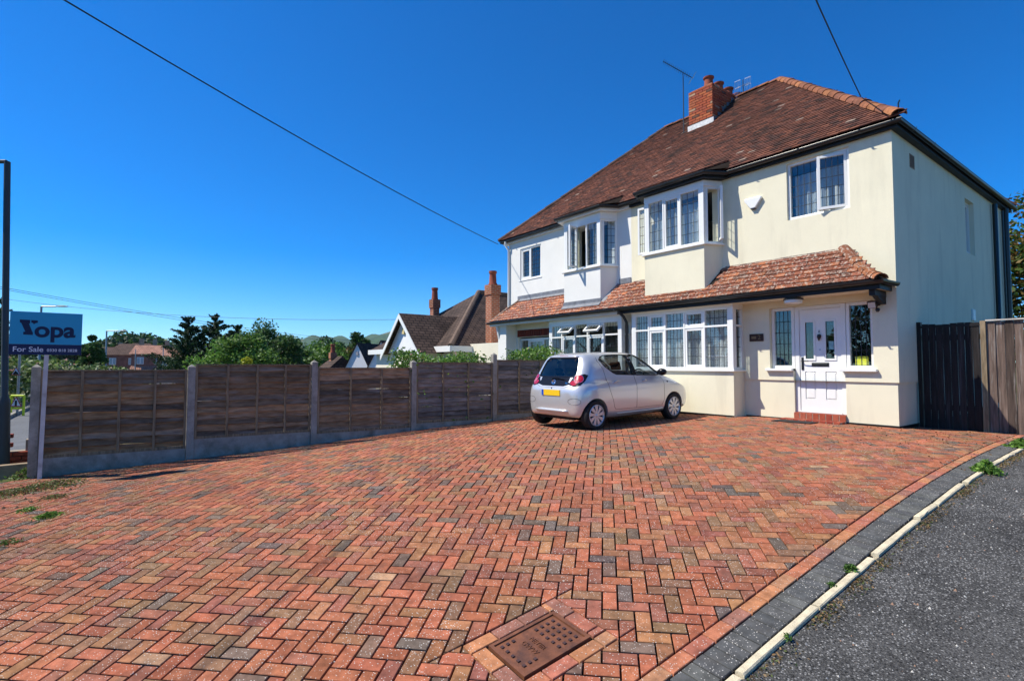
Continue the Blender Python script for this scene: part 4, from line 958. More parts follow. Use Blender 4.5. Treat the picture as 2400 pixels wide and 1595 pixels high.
# bonnet hip with a swept foot
pts = [Vector((PXR+.04, PY-.05, PZ+.03)), Vector((PXR-.12, PY+.09, PZ+.10)), Vector((PXR-.3, PY+.24, PZ+.25)), Vector((PXR-.5, PY+.4, PZ+.46)), Vector((PXRT+.02, YF-.06, PWZ+.03))]
for a, b in zip(pts[:-1], pts[1:]): hipline(a, b, por_r, n=2, r=.11, mat=MT['ptile_o'], pal=((.28,.11,.052), (.23,.09,.05)))
hipline((PXL, PY, PZ+.02), (PXLT, YF-.05, PWZ+.02), por_l, r=.05, mat=MT['ptile_o'], pal=((.2,.15,.12),))
# porch fascia, soffit, gutter
def flat_soffit(parent, x0, x1, mat, z, y0=PY-.0):
    m = MB(); m.box(x0, x1, y0+.03, YF-.032, z-.012, z); return m.build('soffit', mat, parent)
flat_soffit(house, XP+.003, PXR-.02, MT['cream'], 3.335); flat_soffit(nbr, PXL+.04, XP-.003, pmat('soffit_cream', (.62,.58,.5), rough=.8, var=.1), 3.36)
eaves(house, [(XP+.001, PY+.015), (PXR, PY+.015), (PXR, YF-.04)], MT['blackt'], MT['blackp'], gz=3.44, fz0=3.31, fz1=3.47)
eaves(nbr, [(PXL, YF-.04), (PXL, PY+.015), (XP-.02, PY+.015)], MT['whitet'], MT['blackp'], gz=3.43, fz0=3.32, fz1=3.46)
m = MB(); x = PXR-.18; m.box(x, x+.09, PY+.08, YF-.03, 3.22, 3.325); m.prism([(x+.005, YF-.031, 3.10), (x+.005, YF-.031, 3.219), (x+.005, PY+.2, 3.219), (x+.005, YF-.14, 3.10)], (.08, 0, 0)); m.build('porch_bracket', MT['blackt'], house)
# downpipes
def pipe(parent, pts, mat, r=.034, name='downpipe'):
    m = MB(); m.tube(pts, r, 10); return m.build(name, mat, parent, smooth=50)
xd = XP+.1
pipe(house, [(xd, PY-.05, 3.42), (xd, PY-.05, 3.36), (xd+.06, PY+.06, 3.25), (xd+.1, 10.03, 3.1), (xd+.1, 10.03, .9)], MT['blackp'], .036)
pipe(nbr, [(XL+.02, GY-.07, 6.13), (XL+.02, GY-.07, 6.02), (XL+.05, YF-.07, 5.85), (XL+.05, YF-.07, 4.0)], MT['upvc'], .036)
pipe(nbr, [(XL-.1, YF+.05, 5.5), (XL-.1, YF+.05, 3.5)], MT['upvc'], .04)
for yy, pts in ((17.1, [(0, 6.0), (0, 3.25), (-.45, 2.75), (-.45, 1.2)]), (18.2, [(0, 6.1), (0, 1.2)])):
    pipe(house, [(XR+.10, yy+a, z) for a, z in pts], MT['blackp'], .05 if yy < 18 else .062)
pipe(house, [(XR+.08, 18.0, 6.0), (XR+.08, 18.0, 1.5)], MT['blackp'], .022)
m = MB(); m.box(XR+.03, XR+.24, 18.05, 18.36, 2.85, 3.1); m.build('hopper', MT['blackp'], house, bevel=.02)

# ------------------------------------------------------------------ the white half of the pair
mb = MB()
NW = (-13.43, -12.40, 4.78, 5.80)
NUZ0, NUZ1 = float(onY(1408, 622, UY)[2]), float(onY(1407, 512, UY)[2])
NLX0, NLX1 = float(onY(1287, 800, YBAY)[0]), float(onY(1457, 800, YBAY)[0])
NDX0, NDX1 = -13.55, -11.95
wall_holes(mb, F2, XL, XP-.001, .6, ZT+.2, [NW, (NUX0+.1, NUX1-.1, NUZ0, NUZ1), (NLX0+.1, NLX1-.1, 2.0, 3.1), (NDX0, NDX1, 1.0, 2.95)], .2)
mb.add([(XL, YF-.028, .6), (XL, YB, .6), (XL, YB, ZT+.2), (XL, YF-.028, ZT+.2)], [(0, 1, 2, 3)]); mb.add([(XL, YB, .6), (XP-.001, YB, .6), (XP-.001, YB, ZT+.2), (XL, YB, ZT+.2)], [(1, 0, 3, 2)])
mb.build('wall', MT['whiter'], nbr)
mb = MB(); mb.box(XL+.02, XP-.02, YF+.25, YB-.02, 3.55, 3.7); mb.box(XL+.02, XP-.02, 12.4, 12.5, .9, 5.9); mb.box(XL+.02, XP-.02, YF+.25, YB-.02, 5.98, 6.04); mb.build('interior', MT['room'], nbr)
MT['teal'] = lacemat('teal_net', (.45,.72,.6), 70, .3)
w_ = NW[1]-NW[0]
window(nbr, FACE(NW[0], NW[2], YF+.03), w_, NW[3]-NW[2], [(1, [(1, 4, 7, True, None)]), (1.1, [(1, 4, 7, False, None)])], sill=.05, curtain='teal', ctop=.62, back=-.15)
bay(nbr, NUX0, NUX1, UY, 3.45, NUZ0, NUZ1, MT['whiter'], [(30, [(1, 3, 6, False, None)]), (36, [(1, 3, 6, True, ('L', 78))]), (36, [(1, 3, 6, False, None)])], [(1, 3, 6, False, None)], cant=.22, curtain='curtain', head=6.06-NUZ1-.004)
bay(nbr, NLX0, NLX1, YBAY, .6, 1.955, 3.2, MT['whiter'],
    [(24, [(.93, 5, 3, False, None), (.34, 5, 1, False, None)]), (30, [(.93, 5, 3, True, None), (.34, 4, 1, True, ('T', 48))]), (28, [(.93, 5, 3, False, None), (.34, 5, 1, False, None)]), (33, [(.93, 5, 3, True, None), (.34, 4, 1, True, ('T', 48))]), (30, [(.93, 5, 3, False, None), (.34, 5, 1, False, None)])],
    [(.93, 2, 3, False, None), (.34, 2, 1, False, None)], curtain=None, head=.14)
window(nbr, FACE(NDX0+.01, 1.02, YF+.1), NDX1-NDX0-.02, 1.88, [(1, [(1, 3, 6, False, None)]), (2, [(1, 3, 5, True, None)]), (1, [(1, 3, 6, False, None)])], curtain=None, name='porch_door', fr=.06)
me = brickmesh(.095, .06, .21); lin = MB(); lin.box(NDX0-.02, NDX1+.02, YF-.03, YF+.05, 2.955, 3.175); lo = lin.build('lintel', MT['mortar'], nbr)
for i in range(14): instance('brick', me, lo, Matrix.Translation((NDX0+.06+i*.111, YF-.032, 3.065)), brnd.choice([(.2,.045,.03), (.16,.04,.03)]))
m = MB(); m.box(XL-.02, XL+.42, PY+.16, YF-.03, .6, 3.345); m.build('porch_pier', MT['whiter'], nbr)
m = MB(); m.prism([(XL-.02, PY+.158, 2.9), (XL-.02, PY+.158, 3.3), (XL-.02, PY+.06, 3.3)], (.07, 0, 0)); m.build('porch_bracket', MT['whitet'], nbr)
# lead flashings where the porch roof meets wall and bay
m = MB(); m.obox(pp(PXLT-.02, pl_-.11, .03), (NUX0-.2-PXLT, 0, 0), Vector((0, QY, QZ))*.11, Vector((0, -QZ, QY))*.012); m.box(PXLT-.1, NUX0-.2, YF-.045, YF-.03, PWZ-.02, PWZ+.12); m.build('flashing', MT['leadf'], nbr)
m = MB(); m.obox((NUX0-.03, UY-.10, 3.60), (NUX1-NUX0+.06, 0, 0), (0, .09, .09), (0, -.01, .012)); m.box(NUX0-.02, NUX1+.02, UY-.016, UY-.004, 3.62, 3.8)
m.obox((NUX1+.02, UY, 3.70), (.10, .0, -.03), (.20, .42, .47), (0, -.012, .012)); m.build('flashing', MT['leadf'], nbr)
m = MB(); m.box(NUX1+.3, XP-.02, YF-.05, YF-.03, PWZ-.01, PWZ+.13); m.build('flashing', MT['leadf'], nbr)

# ------------------------------------------------------------------ lap fence down the left of the drive
fpx = [(75, 1119, 855), (443, 1075, 855), (733, 1040, 845), (967, 1008, 845), (1157, 985, 828)]
posts = []
for x, y, yt in fpx:
    d = ray(x, y); r = -d[1]/d[0]; Y = r*10.2/(1+.066*r); X = fence_x(Y); posts.append((X, Y, float(onX(x+(5 if x < 1000 else 0), yt, X)[2])))
posts += [(fence_x(8.78), 8.78, 2.36), (fence_x(10.4), 10.4, 2.38)]
porder = ['at the sale board end of the fence', 'between the first and second lap panels from the sale board', 'between the second and third lap panels from the sale board', 'between the third and fourth lap panels from the sale board', 'beside the rear of the silver car', 'behind the silver car', 'nearest the house wall']
for i, (X, Y, zt) in enumerate(posts):
    z0 = fz(X, Y)-.08; m = MB(); a = .052
    m.box(X-a, X+a, Y-a, Y+a, z0, zt-.03); n = len(m.v); m.add([(X-a, Y-a, zt-.03), (X+a, Y-a, zt-.03), (X+a, Y+a, zt-.03), (X-a, Y+a, zt-.03), (X, Y, zt+.015)], [(0, 1, 4), (1, 2, 4), (2, 3, 4), (3, 0, 4)])
    m.f.pop(1); m.c.pop(1)
    o = m.build('fence_post', MT['conc']); tag(o, 'concrete fence post '+porder[i], 'fence post', 'concrete posts of the lap fence')
ptop = [float(onX(x, y, fence_x(yy))[2]) for x, y, yy in ((275, 866, 0), (590, 853, 2), (850, 861, 4), (1060, 848.5, 5.9), (1215, 843, 7.7))]+[2.22]
pbot = [float(onX(x, y, fence_x(yy))[2]) for x, y, yy in ((275, 1060, 0), (590, 1019, 2), (850, 1008, 4), (1060, 986, 5.9), (1215, 968, 7.7))]+[1.2]
frnd = random.Random(31)
def slat_mesh(L, h, k):
    m = MB(); n = 16; rr = random.Random(k); ph = rr.uniform(0, 6); vs = []
    for i in range(n+1):
        y = L*i/n; lo = .010*math.sin(y*2.3+ph)+.007*math.sin(y*6.1+ph*2)+rr.uniform(-.003, .003); bow = .004*math.sin(y*3+ph)
        vs += [(bow+.024, y, -h*.60+lo), (bow+.010, y, -h*.60+lo-.004), (bow-.016, y, h*.5), (bow-.012, y, h*.5)]
    m.add(vs, [(4*i+a, 4*(i+1)+a, 4*(i+1)+b, 4*i+b) for i in range(n) for a, b in ((3, 0), (0, 1), (1, 2))]); me = m.mesh('slat'); me.materials.append(MT['fence']); return me
pnames = ['first lap fence panel from the sale board, brown with split slats', 'second lap fence panel from the sale board, dark brown', 'third lap fence panel from the sale board, reddish brown lower slats', 'grey-brown lap fence panel below the flowering hedge', 'grey lap fence panel beside the rear of the silver car', 'lap fence panel between the silver car and the house']
for i in range(6):
    (X0, Y0, _), (X1, Y1, _) = posts[i], posts[i+1]; L = math.hypot(X1-X0, Y1-Y0)-.11; d = Vector((X1-X0, Y1-Y0, 0)).normalized(); nrm = Vector((d.y, -d.x, 0)); o0 = Vector((X0, Y0, 0))+d*.055
    if i == 5: ptop[5] = ptop[4]+.04; pbot[5] = pbot[4]+.03
    zt, zb_ = ptop[i], pbot[i]; P = thing('lap_fence', o0+Vector((0, 0, zb_)), pnames[i], 'fence', 'lap fence bays')
    W = lambda p: Matrix(((nrm.x, d.x, 0, p.x), (nrm.y, d.y, 0, p.y), (0, 0, 1, p.z), (0, 0, 0, 1)))
    ns = 12; h = (zt-zb_-.05)/ns; vars_ = [slat_mesh(L, h, 100*i+k) for k in range(4)]
    gr = [0, .05, .1, .55, .75, .75][i]
    for k in range(ns):
        z = zb_+.02+(k+.6)*h; p = o0+Vector((0, 0, z+frnd.uniform(-.006, .006)))+nrm*frnd.uniform(-.002, .004)
        c0 = frnd.choice([(.30,.175,.09), (.22,.145,.085), (.17,.12,.08), (.34,.19,.09), (.27,.19,.125)]); g0 = sum(c0)/3; c = tuple(v*(1-gr)+g0*gr*.95 for v in c0); kk = frnd.uniform(.7, 1.3)
        instance('slat', vars_[k % 4], P, W(p) @ Matrix.Rotation(frnd.uniform(-.006, .006), 4, 'X'), tuple(v*kk for v in c))
    for u in ([.0, .26, .51, .76, 1.] if i < 2 else [0, .335, .665, 1.]):
        q = o0+d*(min(max(u*L, .02), L-.02)); m = MB(); m.obox(q-d*.018+nrm*.026+Vector((0, 0, zb_)), d*.036, nrm*.018, (0, 0, zt-zb_-.022)); m.build('batten', MT['batten'], P)
    m = MB(); m.obox(o0-nrm*.012+Vector((0, 0, zt-.02)), d*L, nrm*.05, (0, 0, .02)); m.build('capping_rail', MT['batten'], P)
    m = MB(); m.obox(o0-nrm*.014+Vector((0, 0, zb_-.003)), d*L, nrm*.042, (0, 0, .045)); m.build('bottom_rail', MT['batten'], P)
    m = MB(); za, zb2 = fz(X0, Y0)-.12, fz(X1, Y1)-.12
    A = [o0-nrm*.02, o0+d*L-nrm*.02]; m.add([A[0]+Vector((0, 0, za)), A[1]+Vector((0, 0, zb2)), A[1]+nrm*.045+Vector((0, 0, zb2)), A[0]+nrm*.045+Vector((0, 0, za)), A[0]+Vector((0, 0, zb_-.004)), A[1]+Vector((0, 0, zb_-.004)), A[1]+nrm*.045+Vector((0, 0, zb_-.004)), A[0]+nrm*.045+Vector((0, 0, zb_-.004))],
        [(0,3,2,1),(4,5,6,7),(0,1,5,4),(1,2,6,5),(2,3,7,6),(3,0,4,7)])
    g = m.build('gravel_board', MT['conc']); tag(g, 'concrete gravel board under the '+pnames[i].split(',')[0], 'gravel board', 'gravel boards under the fence')

# ------------------------------------------------------------------ dark side gate and board fence right of the house
GYY = 11.42; gz0 = .975; gz1 = 2.78; srnd = random.Random(17)
def board_run(parent, x0, x1, y, wd, c0, lit, gm='gate'):
    x = x0; k = 0
    mes = []
    for q in range(4):
        m = MB(); rr = random.Random(q); h = gz1-gz0; vs = []; n = 6
        for i in range(n+1):
            z = h*i/n; b = rr.uniform(-.0015, .0015); vs += [(b, -.0, z), (wd-.006+b, -.0, z), (wd-.006+b, .018, z), (b, .018, z)]
        m.add(vs, [(4*i+a, 4*i+(a+1) % 4, 4*(i+1)+(a+1) % 4, 4*(i+1)+a) for i in range(n) for a in range(4)]+[(0, 3, 2, 1), (4*n, 4*n+1, 4*n+2, 4*n+3)]); me = m.mesh('board'); me.materials.append(MT[gm]); mes.append(me)
    while x < x1-.02:
        kk = srnd.uniform(.6, 1.4); instance('board', mes[k % 4], parent, Matrix.Translation((x, y+(.012 if k % 2 and lit else 0)+srnd.uniform(0, .004), gz0+srnd.uniform(-.01, .01))), tuple(v*kk for v in c0)); x += wd; k += 1
gt = thing('side_gate', (-2.75, GYY, gz0), 'tall near-black boarded side gate against the cream house wall', 'gate')
m = MB(); m.box(XR+.032, XR+.09, GYY-.03, GYY+.06, gz0-.1, gz1+.05); m.build('gate_post', MT['blackt'], gt)
board_run(gt, XR+.10, -2.31, GYY, .098, (.022,.018,.017), False, 'gated')
m = MB(); m.box(XR+.09, -2.31, GYY-.008, GYY-.001, gz1-.06, gz1-.02); m.build('gate_rail', MT['blackt'], gt)
for z in (1.3, 2.5):
    m = MB(); m.box(XR+.1, -2.31, GYY+.025, GYY+.06, z, z+.09); m.build('ledge', MT['blackt'], gt)
bf = thing('board_fence', (-1.2, GYY, gz0), 'weathered vertical board fence with pale capping beside the dark gate', 'fence')
m = MB(); m.box(-2.31, -2.24, GYY-.02, GYY+.06, gz0-.1, gz1+.02); m.build('fence_post', MT['batten'], bf)
board_run(bf, -2.235, .6, GYY+.01, .112, (.10,.07,.055), True)
m = MB(); m.box(-2.24, .6, GYY-.02, GYY+.06, gz1+.012, gz1+.035); m.build('capping', pmat('pale_capping', (.5,.47,.42), rough=.9, var=.25, scale=9), bf)

# ------------------------------------------------------------------ for-sale board
sb = thing('sale_board', (-10.13, -.77, .45), 'blue estate agent For Sale board on a leaning white post', 'sign')
MT['sgn_b'] = pmat('sign_blue', (.03,.36,.58), rough=.35, var=.03); MT['sgn_n'] = pmat('sign_navy', (.008,.012,.075), rough=.35, var=.03); MT['sgn_w'] = pmat('sign_white', (.75,.78,.85), rough=.4, var=.02); MT['sgn_d'] = pmat('sign_dark_lettering', (.006,.012,.06), rough=.4, var=.02)
SX = -10.07
def SP(px, py, d=0): q = onX(px, py, SX+d); return Vector(q)
c_tl, c_tr, c_br, c_bl = SP(24, 728), SP(194, 736), SP(190, 833), SP(20, 829)
y0 = (c_tl.y+c_bl.y)/2; y1 = (c_tr.y+c_br.y)/2; z1 = (c_tl.z+c_tr.z)/2; z0 = (c_bl.z+c_br.z)/2; zm = z0+(z1-z0)*.245
m = MB(); m.box(SX-.012, SX-.002, y0, y1, z0, z1); m.build('board', MT['sgn_w'], sb)
m = MB(); m.box(SX-.002, SX, y0, y1, zm, z1); m.build('upper_panel', MT['sgn_b'], sb)
m = MB(); m.box(SX-.002, SX, y0, y1, z0, zm-.001); m.build('lower_panel', MT['sgn_n'], sb)
BW, BH = y1-y0, z1-z0
def SM(u, v): return mat_axes((SX+.0015, y0+BW*u, z0+BH*v), (0, 1, 0), (0, 0, 1))
text('opa', BH*.5, MT['sgn_d'], SM(.615, .575), sb, 'lettering', .001, bold=.009)
def zpoly(pts):
    return [(SX+.001, y0+BW*(p[0]-82)/(675-82), z1-BH*(p[1]-165)/(520-165)) for p in pts]
for pts in ([(158, 232), (240, 233), (240, 262), (232, 264), (262, 332), (266, 334), (266, 357), (190, 355), (190, 332), (205, 331), (172, 262), (160, 256)], [(250, 234), (302, 236), (302, 254), (284, 258), (272, 268), (262, 257), (250, 254)]):
    m = MB(); m.prism(zpoly(pts), (.0015, 0, 0)); m.build('lettering', MT['sgn_d'], sb)
text('For Sale', BH*.165, MT['sgn_w'], SM(.255, .12), sb, 'lettering', .001, bold=.0008); text('0330 818 2828', BH*.092, MT['sgn_w'], SM(.725, .105), sb, 'lettering', .001, bold=.0004)
bp_ = Vector(onX(93, 1112, -10.11)); tp_ = Vector(onX(115, 735, -10.11)); m = MB(); d = tp_-bp_; m.obox(Vector((-10.105, bp_.y-.025, fz(-10.1, bp_.y)-.1)), (0.0, .05, 0), (.032, 0, 0), Vector((0, tp_.y-bp_.y, tp_.z-fz(-10.1, bp_.y)+.1))); m.build('post', pmat('white_post', (.62,.58,.55), rough=.6, var=.2, scale=4, stain=((.2,.11,.07), 5, .5, .7, .5)), sb)

# ------------------------------------------------------------------ street lamps, far road, signs
def street_lamp(base, top, rb, rt, arm_dir, arm, label, sect=None, mat=None, head=(.55, .16, .1)):
    mat = mat or MT['steel']; base, top = Vector(base), Vector(top)
    s = thing('street_lamp', base, label, 'street lamp', None); m = MB()
    h = top.z-base.z
    prof = [(rb, -.1), (rb, sect or 1.0), (rb*.95, (sect or 1.)+.06), (rt*1.1, (sect or 1.)+.12), (rt, h)]
    m.lathe(base, top-base, prof, 14); m.build('column', mat, s, smooth=40); ad = Vector(arm_dir).normalized(); e = top+ad*arm
    m = MB(); m.tube([top-Vector((0, 0, .05)), top+ad*.02+Vector((0, 0, .0)), e], rt*.75, 8); m.build('arm', mat, s)
    m = MB(); sd = Vector((0, 0, 1)).cross(ad); l, w2, hh = head; o = e
    vs = []
    for t, ws, hs in ((0, .35, .5), (.25, .9, .9), (.7, 1, 1), (1, .6, .5)):
        for a, b in ((-1, 0), (-.7, 1), (.7, 1), (1, 0), (.6, -.5), (-.6, -.5)): vs.append(o+ad*(l*t)+sd*(w2/2*ws*a)+Vector((0, 0, hh/2*hs*b)))
    m.add(vs, [(i*6+j, i*6+(j+1) % 6, (i+1)*6+(j+1) % 6, (i+1)*6+j) for i in range(3) for j in range(6)]+[(5, 4, 3, 2, 1, 0), (18, 19, 20, 21, 22, 23)]); m.build('lantern', mat, s)
    return s
LB_ = Vector((-11.68, -1.32, .43)); street_lamp(LB_, (LB_.x-.09, LB_.y-.13, 5.36), .075, .042, (-.6, -.8, 0), .35, 'tall dark street lamp column standing behind the sale board', 1.0)
for px, py, pb, dep, lab in ((97, 718, 900, 40, 'far street lamp rising behind the sale board'), (250, 775, 905, 55, 'far street lamp beside the red brick houses')):
    tp3 = at(px, py, dep); b3 = Vector((tp3[0], tp3[1], -.1)); street_lamp(b3, tp3, .11, .07, WM3[0], 1.1 if dep < 50 else 1.2, lab, 1.2, MT['galv'], (.9, .28, .16))
# main road running past on the left
RZ0 = .12
ra, rb_ = onZ(0, 992, RZ0), onZ(76, 956, RZ0); rd = Vector((rb_[0]-ra[0], rb_[1]-ra[1], 0)).normalized(); rn = Vector((rd.y, -rd.x, 0)); rn = rn if rn.dot(Vector((1, 0, 0))) > 0 else -rn
A0 = Vector((ra[0], ra[1], 0))
def strip(name, d0, d1, z, mat, l0=-60, l1=160, kind='structure', thick=0, parent=None):
    m = MB(); P = [A0+rd*l0+rn*d0, A0+rd*l1+rn*d0, A0+rd*l1+rn*d1, A0+rd*l0+rn*d1]; loop = [Vector((p.x, p.y, z)) for p in P]
    if thick: m.prism(loop, (0, 0, -thick))
    else:
        if (loop[1]-loop[0]).cross(loop[3]-loop[0]).z < 0: loop.reverse()
        m.add(loop, [(0, 1, 2, 3)])
    o = m.build(name, mat, parent)
    if kind and parent is None: o['kind'] = kind
    return o
road = strip('road', 0, 6.6, RZ0, MT['asphalt']); strip('pavement', -1.8, -.02, RZ0+.11, MT['asphalt'], thick=.3); strip('pavement', 6.62, 8.0, RZ0+.1, MT['asphalt'], thick=.3)
for i in range(12): strip('road_marking', 3.2, 3.3, RZ0+.006, MT['whitep'], -24+i*4.5, -22+i*4.5, None, 0, road)
strip('kerb', -.14, -.005, RZ0+.12, MT['conc'], thick=.3)
# warning signs on one pole beyond the road
wp = at(41, 950, 20.); zt_ = at(41, 830, 20.)[2]
ws = thing('warning_sign', (wp[0], wp[1], 0), 'two red-edged triangular road warning signs on a pole with fluorescent yellow stand', 'road sign')
m = MB(); m.cyl((wp[0], wp[1], -.1), (wp[0], wp[1], zt_), .04, n=8); m.build('pole', MT['galv'], ws)
rx = Vector(WM3[0]); rx.z = 0; rx.normalize(); fw = -Vector(WM3[2]); fw.z = 0; fw.normalize()
for py, sz, nm in ((872, .37, 'bump'), (944, .44, 'light')):
    c = Vector(at(40.5, py, 19.9))
    for k, (s_, mt, off) in enumerate(((1, 'redp', .05), (.78, 'whitep', .054))):
        m = MB(); h = sz*s_; lo = [c+fw*off+rx*(-h/2)+Vector((0, 0, -h*.29)), c+fw*off+rx*(h/2)+Vector((0, 0, -h*.29)), c+fw*off+Vector((0, 0, h*.577))]; m.prism(lo, fw*.003); m.build('sign_plate' if k == 0 else 'sign_face', MT[mt], ws)
    m = MB(); 
    if nm == 'light': m.obox(c+fw*.058+rx*-.04+Vector((0, 0, -.1)), rx*.08, (0, 0, .2), fw*.002)
    else: m.prism([c+fw*.058+rx*x+Vector((0, 0, z)) for x, z in ((-.12, -.08), (.12, -.08), (.06, .0), (-.02, .06))], fw*.002)
    m.build('symbol', MT['blackpaint'], ws)
c = Vector(at(41, 942, 19.95)); m = MB()
for a, b in (((-.24, .24), (-.24, -.5)), ((.24, .24), (.24, -.5)), ((-.24, .24), (.24, .24)), ((-.24, -.22), (.24, -.22))): m.tube([c+rx*a[0]+Vector((0, 0, a[1])), c+rx*b[0]+Vector((0, 0, b[1]))], .04, 8)
m.build('stand', MT['yellowv'], ws)
# low stepped brick wall and sleeper edging beyond the first fence post
bw = thing('garden_wall', (-12.1, -1.1, .4), 'low stepped red brick garden wall behind the street lamp column', 'wall')
m = MB(); m.box(-12.19, -12.01, -1.36, -.3, .2, .62); wl = m.build('core', MT['mortar'], bw); me = brickmesh(.215, .105, .065)
for r in range(9):
    z = .28+r*.075; top = r > 4
    y = -1.36+(.11 if r % 2 else 0)
    while y < .2:
        if not top or y < -1.28 or y > -.98: instance('brick', me, wl, Matrix.Translation((-12.0, y, z)) @ Matrix.Rotation(R_(90), 4, 'Z'), brnd.choice([(.36,.075,.04), (.42,.1,.05), (.3,.07,.045)]))
        y += .225
m = MB(); m.box(-12.19, -12.01, -1.1, .2, .62, .8); m.build('core', MT['mortar'], bw)
sl = MB(); sl.obox((-11.05, -2.4, fz(-11, -2.4)-.05), (.14, 0, 0), (.25, 1.5, .06), (0, 0, .2)); o = sl.build('timber_edging', pmat('old_sleeper', (.3,.22,.13), rough=.9, var=.4, scale=5)); tag(o, 'weathered timber edging sleeper left of the first fence post', 'timber edging')

# ------------------------------------------------------------------ small silver hatchback
MT['carp'] = pmat('silver_car_paint', (.66,.665,.66), rough=.3, var=.02, scale=2, spec=.5, metal=.5, coat=.9)
MT['carb'] = pmat('car_black_trim', (.008,.008,.01), rough=.22, var=.05, spec=.3)
MT['carg'] = glassmat('car_glass', (.32,.40,.42), .07)
MT['redlens'] = pmat('red_lens', (.42,.01,.018), rough=.12, var=.1, scale=30, spec=.6, coat=1)
MT['clens'] = pmat('clear_lens', (.55,.12,.13), rough=.1, var=.05, spec=.6, coat=1)
MT['platey'] = pmat('yellow_plate', (.85,.55,.02), rough=.4, var=.02)
MT['plateb'] = pmat('blue_plate', (.01,.08,.5), rough=.4, var=.02)
MT['chrome'] = pmat('chrome', (.8,.8,.82), rough=.15, var=0, metal=1)
MT['hub'] = pmat('wheel_trim', (.62,.63,.64), rough=.3, var=.04, metal=.5)
MT['seat'] = pmat('seat_cloth', (.035,.037,.042), rough=.9, var=.2)
CS = .953; CZ = fz(-7.39, 7.9)-.0
zr_, zf_ = fz(-7.39, 6.9), fz(-7.39, 9.13); pitch = math.atan2(zf_-zr_, 2.23)
CARM = Matrix.Translation((-7.395, 6.90, zr_)) @ Matrix.Rotation(R_(90), 4, 'Z') @ Matrix.Rotation(-pitch, 4, 'Y') @ Matrix.Scale(CS, 4)
car = bpy.data.objects.new('parked_car', None); link(car, None, CARM); tag(car, 'small silver five-door hatchback parked facing the bay window, rear wiper and yellow plate', 'car')
class _L:      # car parts are modelled in the car's own axes: x forward, y left, z up, origin under the rear axle
    pass
def cbuild(mb, name, mat, parent=None, smooth=False, bevel=0):
    o = mb.build(name, mat, parent or car, smooth=smooth, world=CARM.copy(), bevel=bevel); return o
def catmull(xs, ys, q):
    xs = np.array(xs, float); ys = np.array(ys, float); n = len(xs); m_ = np.zeros(n)
    dl = (ys[1:]-ys[:-1])/(xs[1:]-xs[:-1])
    m_[1:-1] = np.where(dl[1:]*dl[:-1] > 0, 2*dl[1:]*dl[:-1]/(dl[1:]+dl[:-1]+1e-12), 0); m_[0] = dl[0]; m_[-1] = dl[-1]
    i = np.clip(np.searchsorted(xs, q)-1, 0, n-2); h = xs[i+1]-xs[i]; t = (q-xs[i])/h
    return (2*t**3-3*t**2+1)*ys[i]+(t**3-2*t**2+t)*h*m_[i]+(-2*t**3+3*t**2)*ys[i+1]+(t**3-t**2)*h*m_[i+1]
# station table: x, z bottom, half width, belt z, belt half width, roof-edge half width, top z
ST = np.array([
 [-.415, .36, .50, .70, .44, .30, .735], [-.40, .30, .62, .72, .54, .38, .77], [-.36, .26, .70, .77, .63, .44, .84], [-.30, .24, .755, .83, .69, .475, .945],
 [-.22, .23, .79, .87, .72, .50, 1.09], [-.12, .22, .806, .895, .735, .525, 1.27], [-.04, .22, .812, .905, .742, .54, 1.385], [.04, .22, .815, .915, .746, .55, 1.425],
 [.25, .21, .812, .925, .748, .565, 1.452], [.6, .19, .803, .935, .750, .575, 1.466], [1.0, .19, .80, .94, .752, .58, 1.462], [1.35, .19, .80, .943, .75, .57, 1.43],
 [1.6, .19, .802, .94, .745, .56, 1.33], [1.85, .2, .806, .93, .735, .56, 1.185], [2.1, .2, .81, .905, .715, .56, 1.03], [2.22, .2, .812, .89, .70, .56, .965],
 [2.45, .21, .81, .845, .675, .53, .90], [2.7, .22, .79, .775, .63, .48, .83], [2.87, .23, .74, .70, .57, .42, .755], [2.96, .25, .66, .62, .50, .38, .67], [3.005, .3, .54, .55, .42, .3, .58]])
def section(x, inset=0.):
    zb, hw, zl, bw_, rw, zt = [float(catmull(ST[:, 0], ST[:, k], x)) for k in range(1, 7)]
    hw -= inset; bw_ -= inset; rw -= inset; zt -= inset*.8; zb += inset
    zl = min(zl, zt-.035); low = zb+.06
    P = [(0, zb), (hw*.55, zb), (hw*.86, zb+.005), (hw*.955, low), (hw*.985, zb+.14), (hw, (zb+zl)/2-.02), (hw*.995, zl-.16), (hw*.965, zl-.06), (bw_, zl),
         (bw_*.9+rw*.1, zl+(zt-zl)*.2), (bw_*.55+rw*.45, zl+(zt-zl)*.62), (rw, zl+(zt-zl)*.88), (rw*.86, zl+(zt-zl)*.965), (rw*.5, zt-.006), (0, zt)]
    # smooth resample
    P = np.array(P); t = np.r_[0, np.cumsum(np.hypot(*(P[1:]-P[:-1]).T))]; q = np.concatenate([np.linspace(t[i], t[i+1], 3)[:-1] for i in range(len(t)-1)]+[[t[-1]]])
    return np.c_[catmull(t, P[:, 0], q), catmull(t, P[:, 1], q)]
def loft(xs, inset=0.):
    S = [section(x, inset) for x in xs]; n = len(S[0]); vs = []; 
    ring = lambda s, x: [(x, y, z) for y, z in s]+[(x, -y, z) for y, z in s[-2:0:-1]]
    for s, x in zip(S, xs): vs += ring(s, x)
    k = 2*n-2; fs = [(i*k+j, (i+1)*k+j, (i+1)*k+(j+1) % k, i*k+(j+1) % k) for i in range(len(xs)-1) for j in range(k)]
    fs += [tuple(range(k)), tuple(range(len(xs)*k-1, (len(xs)-1)*k-1, -1))]
    m = MB(); m.add(vs, fs); return m
xs = np.unique(np.r_[np.linspace(-.415, .1, 26), np.linspace(.1, 2.2, 40), np.linspace(2.2, 3.005, 24)])
